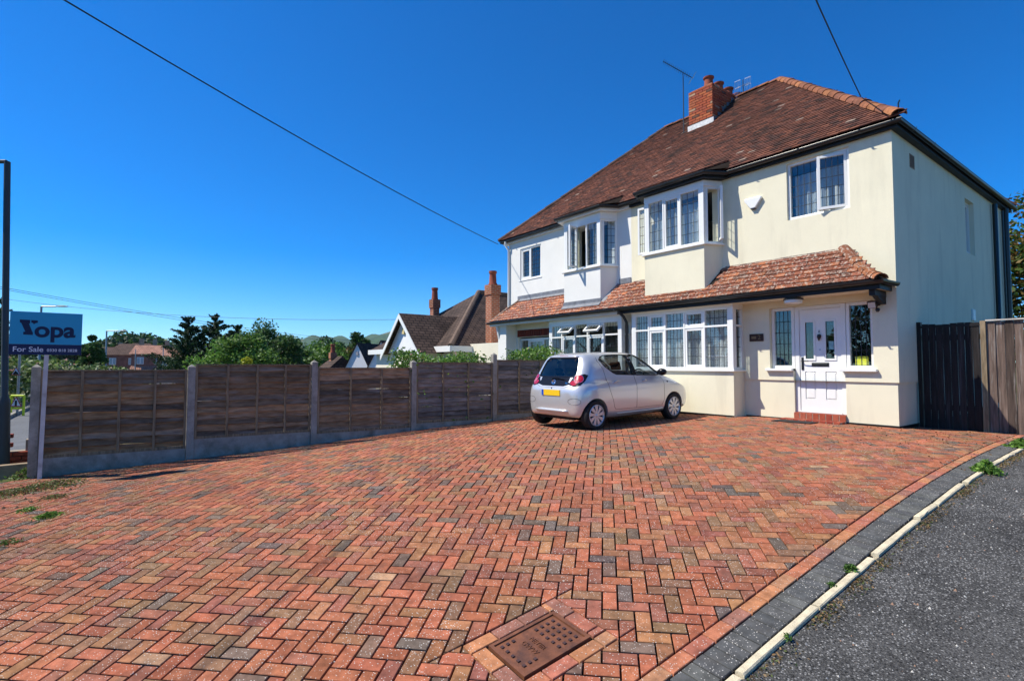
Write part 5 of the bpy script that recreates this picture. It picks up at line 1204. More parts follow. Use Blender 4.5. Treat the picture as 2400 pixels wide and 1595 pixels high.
def tmp_obj(mb, name):
    me = mb.mesh(name); bm = bmesh.new(); bm.from_mesh(me); bmesh.ops.remove_doubles(bm, verts=bm.verts, dist=1e-5); bmesh.ops.recalc_face_normals(bm, faces=bm.faces); bm.to_mesh(me); bm.free()
    o = bpy.data.objects.new(name, me); col.objects.link(o); return o
hull = tmp_obj(loft(xs), 'hull'); hbm = bmesh.new(); hbm.from_mesh(hull.data); BV = BVHTree.FromBMesh(hbm); hbm.free()
cut_ = []
cut_.append(tmp_obj(loft(np.linspace(.02, 2.12, 24), .045), 'cab')); 
for v in cut_[0].data.vertices:
    v.co.z = max(v.co.z, .48)
for x in (0, 2.34):
    for s in (-1, 1):
        m = MB(); m.lathe((x, s*.52, .285), (0, s, 0), [(0, 0), (.315, 0), (.315, .5), (0, .5)], 36); cut_.append(tmp_obj(m, 'arch'))
side_f = [(1.23, .985), (1.17, 1.10), (1.13, 1.385), (1.22, 1.402), (1.38, 1.378), (1.60, 1.28), (1.80, 1.165), (1.985, 1.02), (1.96, .965)]
side_r = [(1.12, .995), (1.06, 1.395), (.80, 1.405), (.45, 1.395), (.33, 1.365), (.26, 1.31), (.36, 1.18), (.54, 1.06), (.64, 1.02)]
for poly in (side_f, side_r):
    m = MB(); m.prism([(x, -1, z) for x, z in poly], (0, 2, 0)); cut_.append(tmp_obj(m, 'sidewin'))
rear_w = [(-.50, 1.0), (.50, 1.0), (.515, 1.06), (.455, 1.30), (.40, 1.355), (-.40, 1.355), (-.455, 1.30), (-.515, 1.06)]
m = MB(); m.prism([(-.6, y, z) for y, z in rear_w], (.85, 0, 0)); cut_.append(tmp_obj(m, 'rearwin'))
front_w = [(-.58, 1.03), (.58, 1.03), (.50, 1.36), (.42, 1.39), (-.42, 1.39), (-.50, 1.36)]
m = MB(); m.prism([(1.3, y, z) for y, z in front_w], (1.2, 0, 0)); cut_.append(tmp_obj(m, 'frontwin'))
for c in cut_:
    md = hull.modifiers.new('b', 'BOOLEAN'); md.operation = 'DIFFERENCE'; md.object = c; md.solver = 'EXACT'
dg = bpy.context.evaluated_depsgraph_get(); bme = bpy.data.meshes.new_from_object(hull.evaluated_get(dg)); bme.name = 'body'
for c in cut_+[hull]: bpy.data.objects.remove(c)
bme.materials.clear(); bme.materials.append(MT['carp']); smooth_mesh(bme, 35)
body = bpy.data.objects.new('body', bme); link(body, car, CARM.copy())
def cast(o, d):
    h = BV.ray_cast(Vector(o), Vector(d).normalized()); return (h[0], h[1]) if h[0] is not None else (None, None)
def patch(poly3, d, off, name, mat, parent=None, cuts=3, thick=0.):
    """fill an outline, push it along d on to the body and lift it by off"""
    bm = bmesh.new(); vs = [bm.verts.new(p) for p in poly3]; f = bm.faces.new(vs); bmesh.ops.triangulate(bm, faces=[f])
    for _ in range(cuts): bmesh.ops.subdivide_edges(bm, edges=[e for e in bm.edges if e.calc_length() > .05], cuts=1, use_grid_fill=False); bmesh.ops.triangulate(bm, faces=bm.faces)
    for v in bm.verts:
        h, n = cast(v.co, d)
        if h is not None: v.co = h + (n if n.dot(Vector(d)) < 0 else -n)*off
    bmesh.ops.recalc_face_normals(bm, faces=bm.faces); me = bpy.data.meshes.new(name); bm.to_mesh(me); bm.free(); me.materials.append(mat); smooth_mesh(me)
    o = bpy.data.objects.new(name, me); return link(o, parent or car, CARM.copy())
def grow(poly, k):
    c = np.mean(poly, 0); return [tuple(c+(np.array(p)-c)*(1+k/max(.05, np.hypot(*(np.array(p)-c))))) for p in poly]
def seam(pts3, d, r=.0035, name='seam', mat=None, parent=None, off=.0):
    pts = []; P = [Vector(p) for p in pts3]
    for a, b in zip(P[:-1], P[1:]):
        n = max(2, int((b-a).length/.03)); pts += [a.lerp(b, i/n) for i in range(n)]
    pts.append(P[-1]); out_ = []
    for p in pts:
        h, n = cast(p, d)
        if h is not None: out_.append(h+(n if n.dot(Vector(d)) < 0 else -n)*off)
    if len(out_) > 1: m = MB(); m.tube(out_, r, 5); return cbuild(m, name, mat or MT['carb'], parent)
for s in (-1, 1):
    D = (0, -s, 0); Y = s*1.5
    for poly, nm in ((side_f, 'front_side_window'), (side_r, 'rear_side_window')):
        patch([(x, Y, z) for x, z in grow(poly, .015)], D, -.012, nm, MT['carg'])
        L = [(x, Y, z) for x, z in poly]; seam(L+[L[0]], D, .009, 'window_seal', off=-.001)
    patch([(1.235, Y, .985), (1.12, Y, .985), (1.06, Y, 1.40), (1.135, Y, 1.40), (1.175, Y, 1.10)], D, .002, 'pillar_trim', MT['carb'])
    patch([(1.96, Y, .965), (1.985, Y, 1.02), (2.06, Y, .955)], D, .002, 'quarter_trim', MT['carb'])
    rear_edge = [(.22, 1.36), (.20, 1.29), (.30, 1.13), (.33, .95), (.37, .75), (.46, .55), (.50, .40), (.54, .355)]
    seam([(x, Y, z) for x, z in rear_edge]+[(1.17, Y, .345), (1.95, Y, .345), (2.02, Y, .45), (2.03, Y, .78), (2.0, Y, .93)], D, name='door_gap')
    seam([(1.14, Y, .98), (1.17, Y, .75), (1.15, Y, .345)], D, name='door_gap')
    m = MB(); m.box(0, 0, 0, 0, 0, 0) if False else None
    seam([(.58, Y, .27), (1.2, Y, .265), (1.98, Y, .27)], D, .03, 'sill_trim', MT['carp'], off=-.012)
    for x, z in ((.52, .875), (1.36, .865)):
        h, n = cast((x, Y, z), D); m = MB(); h2, n2 = cast((x+.11, Y, z+.012), D)
        m.tube([h-n*.005, h+n*.02, (h+h2)/2+n*.026+Vector((0, 0, .006)), h2+n*.02, h2-n*.005], [.012, .014, .017, .014, .012], 8); cbuild(m, 'door_handle', MT['carp'], smooth=True)
    h, n = cast((1.9, Y, .97), D); c = Vector((1.84, s*.90, 1.03)); m = MB(); vs = []
    for t, k in ((-1, .25), (-.8, .75), (-.2, 1), (.5, .9), (.95, .5), (1.05, .1)):
        for j in range(12): a = 2*math.pi*j/12; vs.append((c.x+t*.075, c.y+math.cos(a)*.105*k, c.z+math.sin(a)*.075*k))
    m.add(vs, [(i*12+j, i*12+(j+1) % 12, (i+1)*12+(j+1) % 12, (i+1)*12+j) for i in range(5) for j in range(12)]+[tuple(range(11, -1, -1)), tuple(range(60, 72))]); m.tube([Vector((1.93, s*.72, .99)), Vector((1.88, s*.84, 1.0))], .025, 8); mi = cbuild(m, 'wing_mirror', MT['carb'], smooth=50)
    h, n = cast((2.15, Y, .82), D); m = MB(); m.lathe(h-n*.003, n, [(.022, 0), (.02, .006), (0, .008)], 12); cbuild(m, 'side_repeater', MT['carb'])
# rear: screen, black tailgate panel, lamps, plate, bumper details
RD = (1, 0, 0); X0_ = -1.5
patch([(X0_, y, z) for y, z in grow(rear_w, .02)], RD, -.008, 'rear_window', MT['carg'])
lowp = [(-.485, .87), (-.3, .825), (.3, .825), (.485, .87), (.53, .96), (.505, 1.0), (-.505, 1.0), (-.53, .96)]
patch([(X0_, y, z) for y, z in lowp], RD, .002, 'tailgate_panel', MT['carb'])
for a, b in zip(rear_w, rear_w[1:]+rear_w[:1]): pass
seam([(X0_, y, z) for y, z in rear_w]+[(X0_, *rear_w[0])], RD, .012, 'screen_surround', off=-.002)
seam([(X0_, -.57, 1.0), (X0_, -.52, .85), (X0_, -.34, .80), (X0_, .34, .80), (X0_, .52, .85), (X0_, .57, 1.0)], RD, name='tailgate_gap')
m = MB(); h, n = cast((X0_, 0, 1.385), RD); m.obox(h+Vector((-.02, -.11, -.008)), (.02, 0, .004), (0, .22, 0), (0, 0, .022)); cbuild(m, 'brake_light', MT['redlens'])
m = MB()
for i in range(9):
    pass
sp = []
for y in np.linspace(-.42, .42, 9):
    h, n = cast((X0_, y, 1.372), RD); sp.append(h)
m.tube([p+Vector((-.012, 0, .006)) for p in sp], [.008]+[.018]*7+[.008], 8); cbuild(m, 'spoiler', MT['carp'], smooth=True)
for y in (-.36, .36):
    h, n = cast((X0_, y, 1.34), RD); m = MB(); m.obox(h+Vector((-.03, -.022, -.05)), (.03, 0, 0), (0, .044, 0), (.055, 0, .08)); cbuild(m, 'screen_hinge', MT['carb'], bevel=.006)
for s in (-1, 1):
    d = Vector((1, -s*.85, 0)).normalized(); c = Vector((-.33, s*.64, .93)) - d*1.; ex = Vector((d.y, -d.x, 0)); ex = ex if ex.y*s > 0 else -ex
    ell = lambda cx, cz, rx, rz, n=18, tilt=0: [c+ex*(cx+rx*math.cos(2*math.pi*i/n)*math.cos(tilt)-rz*math.sin(2*math.pi*i/n)*math.sin(tilt))+Vector((0, 0, cz+rx*math.cos(2*math.pi*i/n)*math.sin(tilt)+rz*math.sin(2*math.pi*i/n)*math.cos(tilt))) for i in range(n)]
    lampb = patch([c+ex*u+Vector((0, 0, v)) for u, v in ((-.16, -.075), (-.06, -.11), (.06, -.085), (.15, .0), (.20, .10), (.13, .125), (.02, .10), (-.09, .04))], d, .003, 'tail_lamp', MT['carb'])
    patch(ell(.03, .035, .085, .07), d, .010, 'lens', MT['redlens'], lampb, 2); patch(ell(-.07, -.045, .065, .045), d, .010, 'lens', MT['redlens'], lampb, 2)
    patch(ell(-.01, -.01, .05, .042), d, .014, 'lens', MT['clens'], lampb, 2); patch(ell(.04, .04, .05, .042), d, .014, 'lens', MT['redlens'], lampb, 2)
    seam(ell(.03, .035, .09, .075)+[ell(.03, .035, .09, .075)[0]], d, .005, 'lamp_rim', MT['chrome'], off=.010)
    d2 = Vector((1, -s*.7, 0)).normalized(); c = Vector((-.40, s*.62, .55))-d2*1; ex = Vector((d2.y, -d2.x, 0)); ex = ex if ex.y*s > 0 else -ex
    seam(ell(0, 0, .13, .06)+[ell(0, 0, .13, .06)[0]], d2, .003, 'bumper_corner_line', MT['carb'])
h, n = cast((X0_, 0, .70), RD); px_ = h.x-.012
m = MB(); m.box(px_, px_+.02, -.26, .26, .645, .755); pb_ = cbuild(m, 'number_plate', MT['platey'])
m = MB(); m.box(px_-.003, px_-.001, .205, .26, .645, .755); cbuild(m, 'plate_band', MT['plateb'], pb_)
m = MB(); m.tube([Vector((cast((X0_, y, .37), RD)[0].x-.012, y, .365)) for y in np.linspace(-.46, .46, 9)], [.012]+[.028]*7+[.012], 8); cbuild(m, 'bumper_strip', MT['carp'], smooth=True)
m = MB(); m.box(-.33, -.1, -.55, .55, .2, .3); cbuild(m, 'rear_valance', MT['carb'])
m = MB(); m.box(-.1, 2.7, -.6, .6, .17, .22); cbuild(m, 'floor_pan', MT['carb'])
def onrear(y, z, o=.004): h, n = cast((X0_, y, z), RD); return h+n*o if n.x < 0 else h-n*o
m = MB(); m.tube([onrear(.05, .925, .01), onrear(.04, .955, .03), onrear(-.08, .965, .03), onrear(-.3, .94, .025)], [.016, .012, .01, .006], 6); cbuild(m, 'rear_wiper', MT['carb'])
emb = MB(); ec = onrear(0, .895, .006); en = Vector((-1, 0, .35)).normalized(); eu = Vector((0, 1, 0)); ev = en.cross(eu)
def ering(cx, cz, rx, rz, r=.006): emb.tube([ec+eu*(cx+rx*math.cos(t))+ev*(cz+rz*math.sin(t)) for t in np.linspace(0, 2*math.pi, 21)], r, 5, caps=False)
ering(0, 0, .058, .04); ering(0, 0, .02, .038); ering(0, .018, .042, .016); cbuild(emb, 'emblem', MT['chrome'])
def ctext(s, size, p, mat, name, shear=0):
    M = CARM @ mat_axes(p, (0, -1, 0), (.2, 0, 1)); return text(s, size, mat, M, car, name, .002, shear=shear)
ctext('Ice', .055, onrear(-.36, .885, .006), MT['chrome'], 'badge', .3)
h, n = cast((X0_, 0, .785), RD); m = MB(); m.lathe(h+Vector((-.002, 0, 0)), (-1, 0, 0), [(.014, 0), (.012, .008), (0, .01)], 10); cbuild(m, 'lock', MT['carb'])
# cabin
for x, y in ((1.25, -.34), (1.25, .34)):
    m = MB(); m.obox((x-.02, y-.22, .55), (.12, 0, 0), (0, .44, 0), (-.16, 0, .52)); m.obox((x-.21, y-.11, 1.09), (.09, 0, 0), (0, .22, 0), (-.05, 0, .17)); m.obox((x+.0, y-.23, .5), (.5, 0, .05), (0, .46, 0), (0, 0, .1)); cbuild(m, 'front_seat', MT['seat'], bevel=.02)
m = MB(); m.obox((.3, -.55, .6), (.1, 0, 0), (0, 1.1, 0), (-.16, 0, .38)); cbuild(m, 'rear_seat', MT['seat'], bevel=.02)
for y in (-.33, .33):
    m = MB(); m.obox((.10, y-.1, 1.0), (.07, 0, 0), (0, .2, 0), (-.03, 0, .14)); cbuild(m, 'headrest', MT['seat'], bevel=.02)
m = MB(); m.lathe((1.72, -.34, .93), Vector((-1, 0, .45)), [(.17, -.015), (.185, 0), (.17, .015), (.155, 0), (.17, -.015)], 22); cbuild(m, 'steering_wheel', MT['carb'], smooth=True)
m = MB(); m.obox((1.80, -.62, .6), (.3, 0, .0), (0, 1.24, 0), (.05, 0, .34)); cbuild(m, 'dashboard', MT['seat'], bevel=.03)
# wheels
for x in (0, 2.34):
    for s in (-1, 1):
        c = Vector((x, s*.635, .283)); A = Vector((0, s, 0)); m = MB()
        m.lathe(c, A, [(.19, -.01), (.255, .0), (.276, .02), (.283, .05), (.283, .12), (.276, .15), (.255, .17), (.2, .172), (.19, .165)], 40, a0=(1, 0, 0)); wh = cbuild(m, 'wheel', MT['rubber'], smooth=40)
        m = MB(); m.lathe(c, A, [(.0, .135), (.19, .135)], 40, a0=(1, 0, 0)); m.lathe(c, A, [(.185, .13), (.2, .175), (.188, .182), (.178, .165)], 40, a0=(1, 0, 0)); cbuild(m, 'rim', MT['carb'] if False else MT['hub'], wh, smooth=40)
        m = MB(); m.lathe(c, A, [(.0, .1365), (.176, .1365)], 30, a0=(1, 0, 0)); cbuild(m, 'rim_well', MT['carb'], wh)
        m = MB(); n_ = 9
        for k in range(n_):
            a = 2*math.pi*k/n_; r0, r1 = .03, .180; w0, w1 = .016, .044; sk = .22
            er = lambda t: Vector((math.cos(t), 0, math.sin(t)))
            q = [c+er(a)*r0+er(a+1.57)*-w0, c+er(a)*r0+er(a+1.57)*w0, c+er(a+sk)*r1+er(a+sk+1.57)*w1*.75, c+er(a+sk)*r1-er(a+sk+1.57)*w1]
            m.prism([p+A*.139 for p in q], A*.032)
        cbuild(m, 'wheel_trim', MT['hub'], wh, bevel=.003)
        m = MB(); m.lathe(c, A, [(0, .182), (.03, .178), (.042, .165), (.045, .14)], 20); cbuild(m, 'hub_cap', MT['hub'], wh, smooth=True)

# ------------------------------------------------------------------ vegetation
def leaf_quads(pts, size, rng, up=.4, aspect=.6, jit=.5):
    n = len(pts); d = rng.normal(size=(n, 3)); d[:, 2] *= (1-up); d /= np.linalg.norm(d, axis=1)[:, None]
    e = rng.normal(size=(n, 3)); e -= d*(e*d).sum(1)[:, None]; e /= np.linalg.norm(e, axis=1)[:, None]
    s = size*(1+jit*(rng.random(n)-.5))[:, None]; a = d*s*.5; b = e*s*.5*aspect
    return np.stack([pts-a, pts+b*.9-a*.1, pts+a, pts-b*.9-a*.1], 1)
def ell_pts(n, c, r, rng, shell=.55):
    d = rng.normal(size=(n, 3)); d /= np.linalg.norm(d, axis=1)[:, None]; k = (shell+(1-shell)*rng.random(n))[:, None]; return np.asarray(c)+d*k*np.asarray(r)
def leaf_cols(n, pal, rng, var=.25):
    p = np.array(pal); c = p[rng.integers(0, len(p), n)]; return c*(1+var*(rng.random((n, 1))-.5)*2)
GREEN = [(.06,.13,.022), (.08,.17,.03), (.05,.11,.02), (.11,.2,.035)]
BRIGHT = [(.10,.21,.03), (.14,.26,.04), (.08,.17,.025), (.17,.29,.05)]
DARK = [(.018,.05,.014), (.025,.065,.018), (.03,.075,.02), (.014,.04,.012)]
BROWN = [(.07,.12,.02), (.16,.11,.03), (.2,.12,.03), (.05,.1,.02), (.1,.16,.03)]
def crown_obj(name, quads, cols, parent, kind=None):
    me = fastmesh(name, quads, cols); me.materials.append(MT['leafc']); o = bpy.data.objects.new(name, me); link(o, parent)
    if kind: o['kind'] = kind
    return o
def broadleaf(name, base, h, rad, label, pal, seed, n=6000, leaf=.22, clumps=26, group=None, trunk=.3, squash=.85, cat='tree'):
    rng = np.random.default_rng(seed); base = np.array(base, float); t = thing(name, base, label, cat, group)
    cz = base[2]+h*(trunk+(1-trunk)/2); ch_ = h*(1-trunk)/2
    m = MB(); top = base+np.array([0, 0, h*.75]); m.tube([base+(0, 0, -.2), base+(0, 0, h*.2), base+(rng.normal()*.1, rng.normal()*.1, h*.45), top], [h*.03, h*.026, h*.018, h*.006], 8)
    for k in range(7):
        a = rng.random()*6.28; s = base+np.array([0, 0, h*(.25+.06*k)]); e = s+np.array([math.cos(a)*rad*.7, math.sin(a)*rad*.7, h*.22]); m.tube([s, (s+e)/2+(0, 0, h*.02), e], [h*.012, h*.008, h*.003], 6)
    m.build('trunk', MT['bark'], t, smooth=True)
    Q, Cc = [], []
    for k in range(clumps):
        d = rng.normal(size=3); d /= np.linalg.norm(d); f = .45+.5*rng.random(); c = np.array([base[0], base[1], cz])+d*np.array([rad, rad, ch_])*f; r = rad*(.2+.22*rng.random())
        nn = n//clumps; p = ell_pts(nn, c, (r, r, r*squash), rng, .35); Q.append(leaf_quads(p, leaf, rng)); k2 = 1+.35*(rng.random()-.5); Cc.append(leaf_cols(nn, pal, rng)*k2)
    crown_obj('crown', np.concatenate(Q), np.concatenate(Cc), t); return t
def conifer(name, base, h, rad, label, seed, pal=DARK, n=6000, lean=(0, 0), group=None, leaf=.22):
    rng = np.random.default_rng(seed); base = np.array(base, float); t = thing(name, base, label, 'tree', group)
    L = np.array([lean[0], lean[1], 0]); m = MB(); m.tube([base-(0, 0, .2), base+(0, 0, h*.5)+L*.3, base+(0, 0, h*.98)+L], [h*.025, h*.015, h*.003], 7); m.build('trunk', MT['bark'], t, smooth=True)
    Q, Cc = [], []; nb = 110
    for k in range(nb):
        f = (k+rng.random())/nb; z = h*(.06+.93*f); r = rad*(1-f)**.75*(.75+.5*rng.random()); a = rng.random()*6.28; s = base+L*f**2+np.array([0, 0, z]); e = s+np.array([math.cos(a)*r, math.sin(a)*r, r*(.45 if f < .9 else 1.2)])
        nn = max(30, int(n/nb*(1.35-f))); tt = rng.random(nn)**.7; p = s+(e-s)*tt[:, None]+rng.normal(size=(nn, 3))*(.13*(1-tt[:, None]*.8))*max(r, .22)*np.array([.9, .9, .8])
        Q.append(leaf_quads(p, leaf, rng, up=.1, aspect=.3)); Cc.append(leaf_cols(nn, pal, rng)*(1+.4*(rng.random()-.5)))
    crown_obj('crown', np.concatenate(Q), np.concatenate(Cc), t); return t
def hedge(name, a, b, w, z0, z1, label, pal, seed, n, leaf=.09, flowers=0, cat='hedge', lump=.25, drop=0.):
    rng = np.random.default_rng(seed); a = np.array(a, float); b = np.array(b, float); L = np.linalg.norm(b-a); d = (b-a)/L; nrm = np.array([-d[1], d[0]])
    t = thing(name, (*((a+b)/2), z0), label, cat)
    u = rng.random(n)*L; prof = lambda u: (np.sin(u*2.1+seed)+np.sin(u*5.3+seed*2)*.5+np.sin(u*.8+seed*3))*lump*.35
    v = rng.normal(size=n)*w*.33; zz = rng.random(n)**.55; top = z1-drop*u/L+prof(u)-(v/w)**2*.8*(z1-z0)*.3; z = z0+(top-z0)*zz+rng.normal(size=n)*.04
    keep = (np.abs(v) > w*.22) | (zz > .72); P = np.c_[a[0]+d[0]*u+nrm[0]*v, a[1]+d[1]*u+nrm[1]*v, z][keep]
    c = leaf_cols(len(P), pal, rng)*(1+.3*np.sin(u[keep]*3.7+z[keep]*5)[:, None]*.5); 
    if flowers: k = rng.random(len(P)) < flowers; c[k] = np.array([[.55, .3, .25], [.6, .55, .45]])[rng.integers(0, 2, k.sum())]
    crown_obj('foliage', leaf_quads(P, leaf, rng), c, t)
    m = MB()
    for k in range(max(2, int(L/.8))):
        q = a+d*(L*(k+.5)/max(2, int(L/.8))); m.tube([(q[0], q[1], z0-.1), (q[0]+.05, q[1], z0+(z1-z0)*.5), (q[0]-.1, q[1]+.1, z0+(z1-z0)*.85)], [.03, .02, .008], 5)
    m.build('stem', MT['bark'], t); return t
# hedges just beyond the fence
fxp = lambda y, d=.75: (fence_x(y)-d, y)
hedge('garden_hedge', fxp(4.9), fxp(7.0), .9, .75, 2.36, 'bright green rose hedge above the grey-brown fence panel before the bungalow', BRIGHT, 3, 9000, .075, .03)
hedge('garden_hedge', fxp(7.75, .6), fxp(9.1, .6), .8, .85, 2.46, 'green leafy hedge in front of the white house porch', BRIGHT, 5, 6000, .07, .015)
# roadside hedge across the main road, far left
h0 = at(-140, 845, 21); h1 = at(330, 845, 42)
hedge('roadside_hedge', h0[:2], h1[:2], 2.4, -.1, 2.5, 'long pale flowering hedge across the main road behind the sale board', [(.10,.17,.035), (.15,.22,.06), (.08,.14,.03), (.2,.25,.1)], 9, 18000, .24, .04, lump=.45, drop=1.15)
# trees beyond the fence
def tbase(px, py, dep): p = at(px, py, dep); return (p[0], p[1], 0.), float(p[2])
for i, (px, py, dep, rad, lean, lab) in enumerate(((440, 743, 38, 2.5, (-.4, .1), 'dark wind-swept conifer with drooping left branches beyond the fence'), (507, 739, 39, 2.9, (.1, 0), 'tallest dark conifer spire in the clump beyond the fence'), (550, 764, 38, 2.1, (.4, .1), 'slim dark conifer between the tallest spire and the willow'))):
    b, zt2 = tbase(px, py, dep); conifer('conifer_tree', b, zt2, rad, lab, 40+i, lean=lean, n=20000)
for i, (px, py, dep, rad, pal, leaf, lab) in enumerate(((565, 782, 33, 2.6, BRIGHT, .2, 'bright green willow in front of the dark conifers'), (640, 757, 36, 2.3, [(.06,.13,.03), (.08,.16,.04), (.05,.1,.025)], .2, 'tall feathery green tree right of the willow'),
        (702, 795, 44, 2.6, GREEN, .3, 'round green tree between the feathery tree and far hills'), (755, 800, 50, 2.7, BRIGHT, .3, 'light green round tree below the far hills'), (815, 781, 56, 3.3, DARK+GREEN, .35, 'dark oak standing left of the white gables'), (848, 812, 52, 2.0, BROWN, .3, 'yellow-brown autumnal tree under the dark oak'), (215, 784, 50, 1.15, GREEN, .35, 'bushy green tree right of the sale board'), (30, 815, 44, 1.8, GREEN, .3, 'rounded green tree beyond the roadside hedge, behind the lamp column'))):
    b, zt2 = tbase(px, py, dep); broadleaf('broadleaf_tree', b, zt2, rad, lab, pal, 60+i, n=9000, leaf=leaf, trunk=.1, clumps=34)
b, zt2 = tbase(6, 697, 34); conifer('conifer_tree', b, zt2, 1.7, 'dark conifer behind the lamp column at the road', 77, n=5000)
b, zt2 = tbase(581, 838, 26); broadleaf('yellow_shrub', b, zt2, .6, 'yellow-leaved shrub peeping above the fence before the willow', [(.55,.55,.03), (.45,.5,.04), (.65,.6,.05)], 90, n=1500, leaf=.12, clumps=8, trunk=.5, cat='shrub')
p = at(2400, 640, 21); broadleaf('chestnut_tree', (p[0]+1.2, p[1]+1.5, .9), 8.0, 3.6, 'browning horse chestnut tree rising behind the house and gate', BROWN, 95, n=22000, leaf=.22, clumps=60, trunk=.15)
# trees and a house on the near side of the lane, behind the viewer: what the window panes mirror
for i, (x, y, h, r, pal) in enumerate(((-11.5, -13, 8.5, 2.8, DARK+GREEN), (-19, -11, 7, 2.6, GREEN), (-27, -7.5, 6.5, 2.6, DARK+GREEN), (-6.0, -16, 9, 3., DARK+GREEN), (-1.5, -15, 6.5, 2.2, GREEN))):
    broadleaf('garden_tree', (x, y, -.3), h, r, ['tall dark garden tree across the lane opposite the front door', 'green garden tree across the lane opposite the bay', 'green garden tree beside the main road opposite the white house', 'largest dark tree across the lane', 'small green tree at the lane corner'][i], pal, 110+i, n=3500, leaf=.32, clumps=20, trunk=.12)
# far wood on a rise: one mass nobody could count
rng = np.random.default_rng(5); Q, Cc = [], []
for k in range(70):
    px = 100+330*rng.random(); f = math.exp(-((px-310)/70)**2); c = at(px, 838-f*26-rng.random()*14, 150+rng.random()*30); r = 2.6+2.4*rng.random(); p = ell_pts(160, c, (r, r, r*.8), rng, .5); Q.append(leaf_quads(p, 1.5, rng)); Cc.append(leaf_cols(160, DARK+GREEN[:1], rng)*(1+.5*(rng.random()-.5)))
o = crown_obj('distant_wood', np.concatenate(Q), np.concatenate(Cc), None); tag(o, 'distant dark wood on a rise behind the red brick houses', 'wood', kind='stuff')

# ------------------------------------------------------------------ neighbouring bungalow and far houses
MT['btile'] = uvbrick('bungalow_tiles', (.075,.05,.038), (.10,.066,.05), (.02,.014,.012), .28, .16, .018, bump=.02, var=.35)
MT['bbrick'] = uvbrick('chimney_brick', (.38,.10,.045), (.30,.075,.04), (.36,.27,.19), .22, .075, .012, bump=.006, var=.3)
MT['farbrick'] = uvbrick('house_brick', (.26,.075,.045), (.2,.06,.04), (.25,.2,.16), .22, .075, .01, bump=.003, var=.2)
MT['fartile_d'] = uvbrick('brown_tiles', (.10,.06,.045), (.13,.075,.055), (.04,.025,.02), .3, .3, .03, bump=.02)
MT['fartile_p'] = uvbrick('pink_tiles', (.42,.22,.15), (.36,.18,.125), (.2,.1,.07), .3, .3, .03, bump=.02)
def face(m, pts, s=1.):
    P = [Vector(p) for p in pts]; n = (P[1]-P[0]).cross(P[2]-P[0])
    if n.length < 1e-9: n = (P[2]-P[0]).cross(P[3]-P[0])
    n.normalize(); u = Vector((0, 0, 1)).cross(n); u = u.normalized() if u.length > .05 else Vector((1, 0, 0)); v = n.cross(u); m.add(P, [tuple(range(len(P)))], uv=[[(p.dot(u)*s, p.dot(v)*s) for p in P]])
def uvbox(m, x0, x1, y0, y1, z0, z1):
    face(m, [(x0, y0, z0), (x1, y0, z0), (x1, y0, z1), (x0, y0, z1)]); face(m, [(x1, y0, z0), (x1, y1, z0), (x1, y1, z1), (x1, y0, z1)]); face(m, [(x1, y1, z0), (x0, y1, z0), (x0, y1, z1), (x1, y1, z1)]); face(m, [(x0, y1, z0), (x0, y0, z0), (x0, y0, z1), (x0, y1, z1)]); face(m, [(x0, y0, z1), (x1, y0, z1), (x1, y1, z1), (x0, y1, z1)])
bun = thing('bungalow', (-21, 14, .3), 'white bungalow with steep dark brown tiled roof and two brick chimneys beyond the white house', 'bungalow')
MT['bwhite'] = pmat('white_boarding', (.78,.78,.78), rough=.7, var=.05, scale=1.5); MT['bcream'] = pmat('pale_render', (.74,.69,.55), rough=.9, var=.08, scale=1.5, bump=.003)
XB0, XB1, YB0, YB1, ZE, ZRD, XC, YA = -24.6, -17.35, 10.3, 22, 2.75, 5.5, -21., 13.85
m = MB(); e = .25
face(m, [(XB0-e, YB0-e, ZE), (XB1+e, YB0-e, ZE), (XC, YA, ZRD)]); face(m, [(XB1+e, YB0-e, ZE), (XB1+e, YB1, ZE), (XC, YB1-3.6, ZRD), (XC, YA, ZRD)]); face(m, [(XB0-e, YB1, ZE), (XB0-e, YB0-e, ZE), (XC, YA, ZRD), (XC, YB1-3.6, ZRD)]); face(m, [(XB1+e, YB1, ZE), (XB0-e, YB1, ZE), (XC, YB1-3.6, ZRD)])
broof = m.build('roof', MT['btile'], bun)
MT['hipc'] = pmat('hip_clay', (.16,.11,.08), rough=.9, var=.3, scale=6)
for a, b in (((XB1+e, YB0-e, ZE+.02), (XC, YA, ZRD+.02)), ((XC, YA, ZRD+.02), (XC, YB1-3.6, ZRD+.02))):
    m = MB(); m.tube([a, b], .11, 8); m.build('hip_capping', MT['hipc'], broof)
m = MB(); m.box(XB0, XB1, YB0, YB1-.1, -.2, ZE-.02); m.build('wall', MT['bcream'], bun)
m = MB(); m.box(XB0-e-.04, XB1+e+.05, YB0-e-.06, YB0-e, ZE-.2, ZE+.02); m.build('fascia', MT['upvc'], bun)
m = MB(); m.box(XB1+e, XB1+e+.06, YB0-e, YB1, ZE-.2, ZE+.02); m.build('fascia', MT['upvc'], bun)
GC, GW, GY0, GZ1, GZ0 = -19.75, 1.55, 9.45, 4.14, 2.5
m = MB(); face(m, [(GC+GW+.2, GY0-.25, GZ0), (GC+GW+.2, 13.2, GZ0), (GC, 13.2, GZ1), (GC, GY0-.25, GZ1)]); face(m, [(GC-GW-.2, 13.2, GZ0), (GC-GW-.2, GY0-.25, GZ0), (GC, GY0-.25, GZ1), (GC, 13.2, GZ1)]); m.build('gable_roof', MT['btile'], bun)
m = MB(); m.prism([(GC-GW, GY0, GZ0+.05), (GC+GW, GY0, GZ0+.05), (GC, GY0, GZ1-.08)], (0, 2, 0)); m.build('gable_boarding', MT['bwhite'], bun)
m = MB(); m.box(GC-GW+.15, GC+GW-.15, GY0+.06, GY0+1, 0, GZ0+.04); m.build('gable_wall', MT['bcream'], bun)
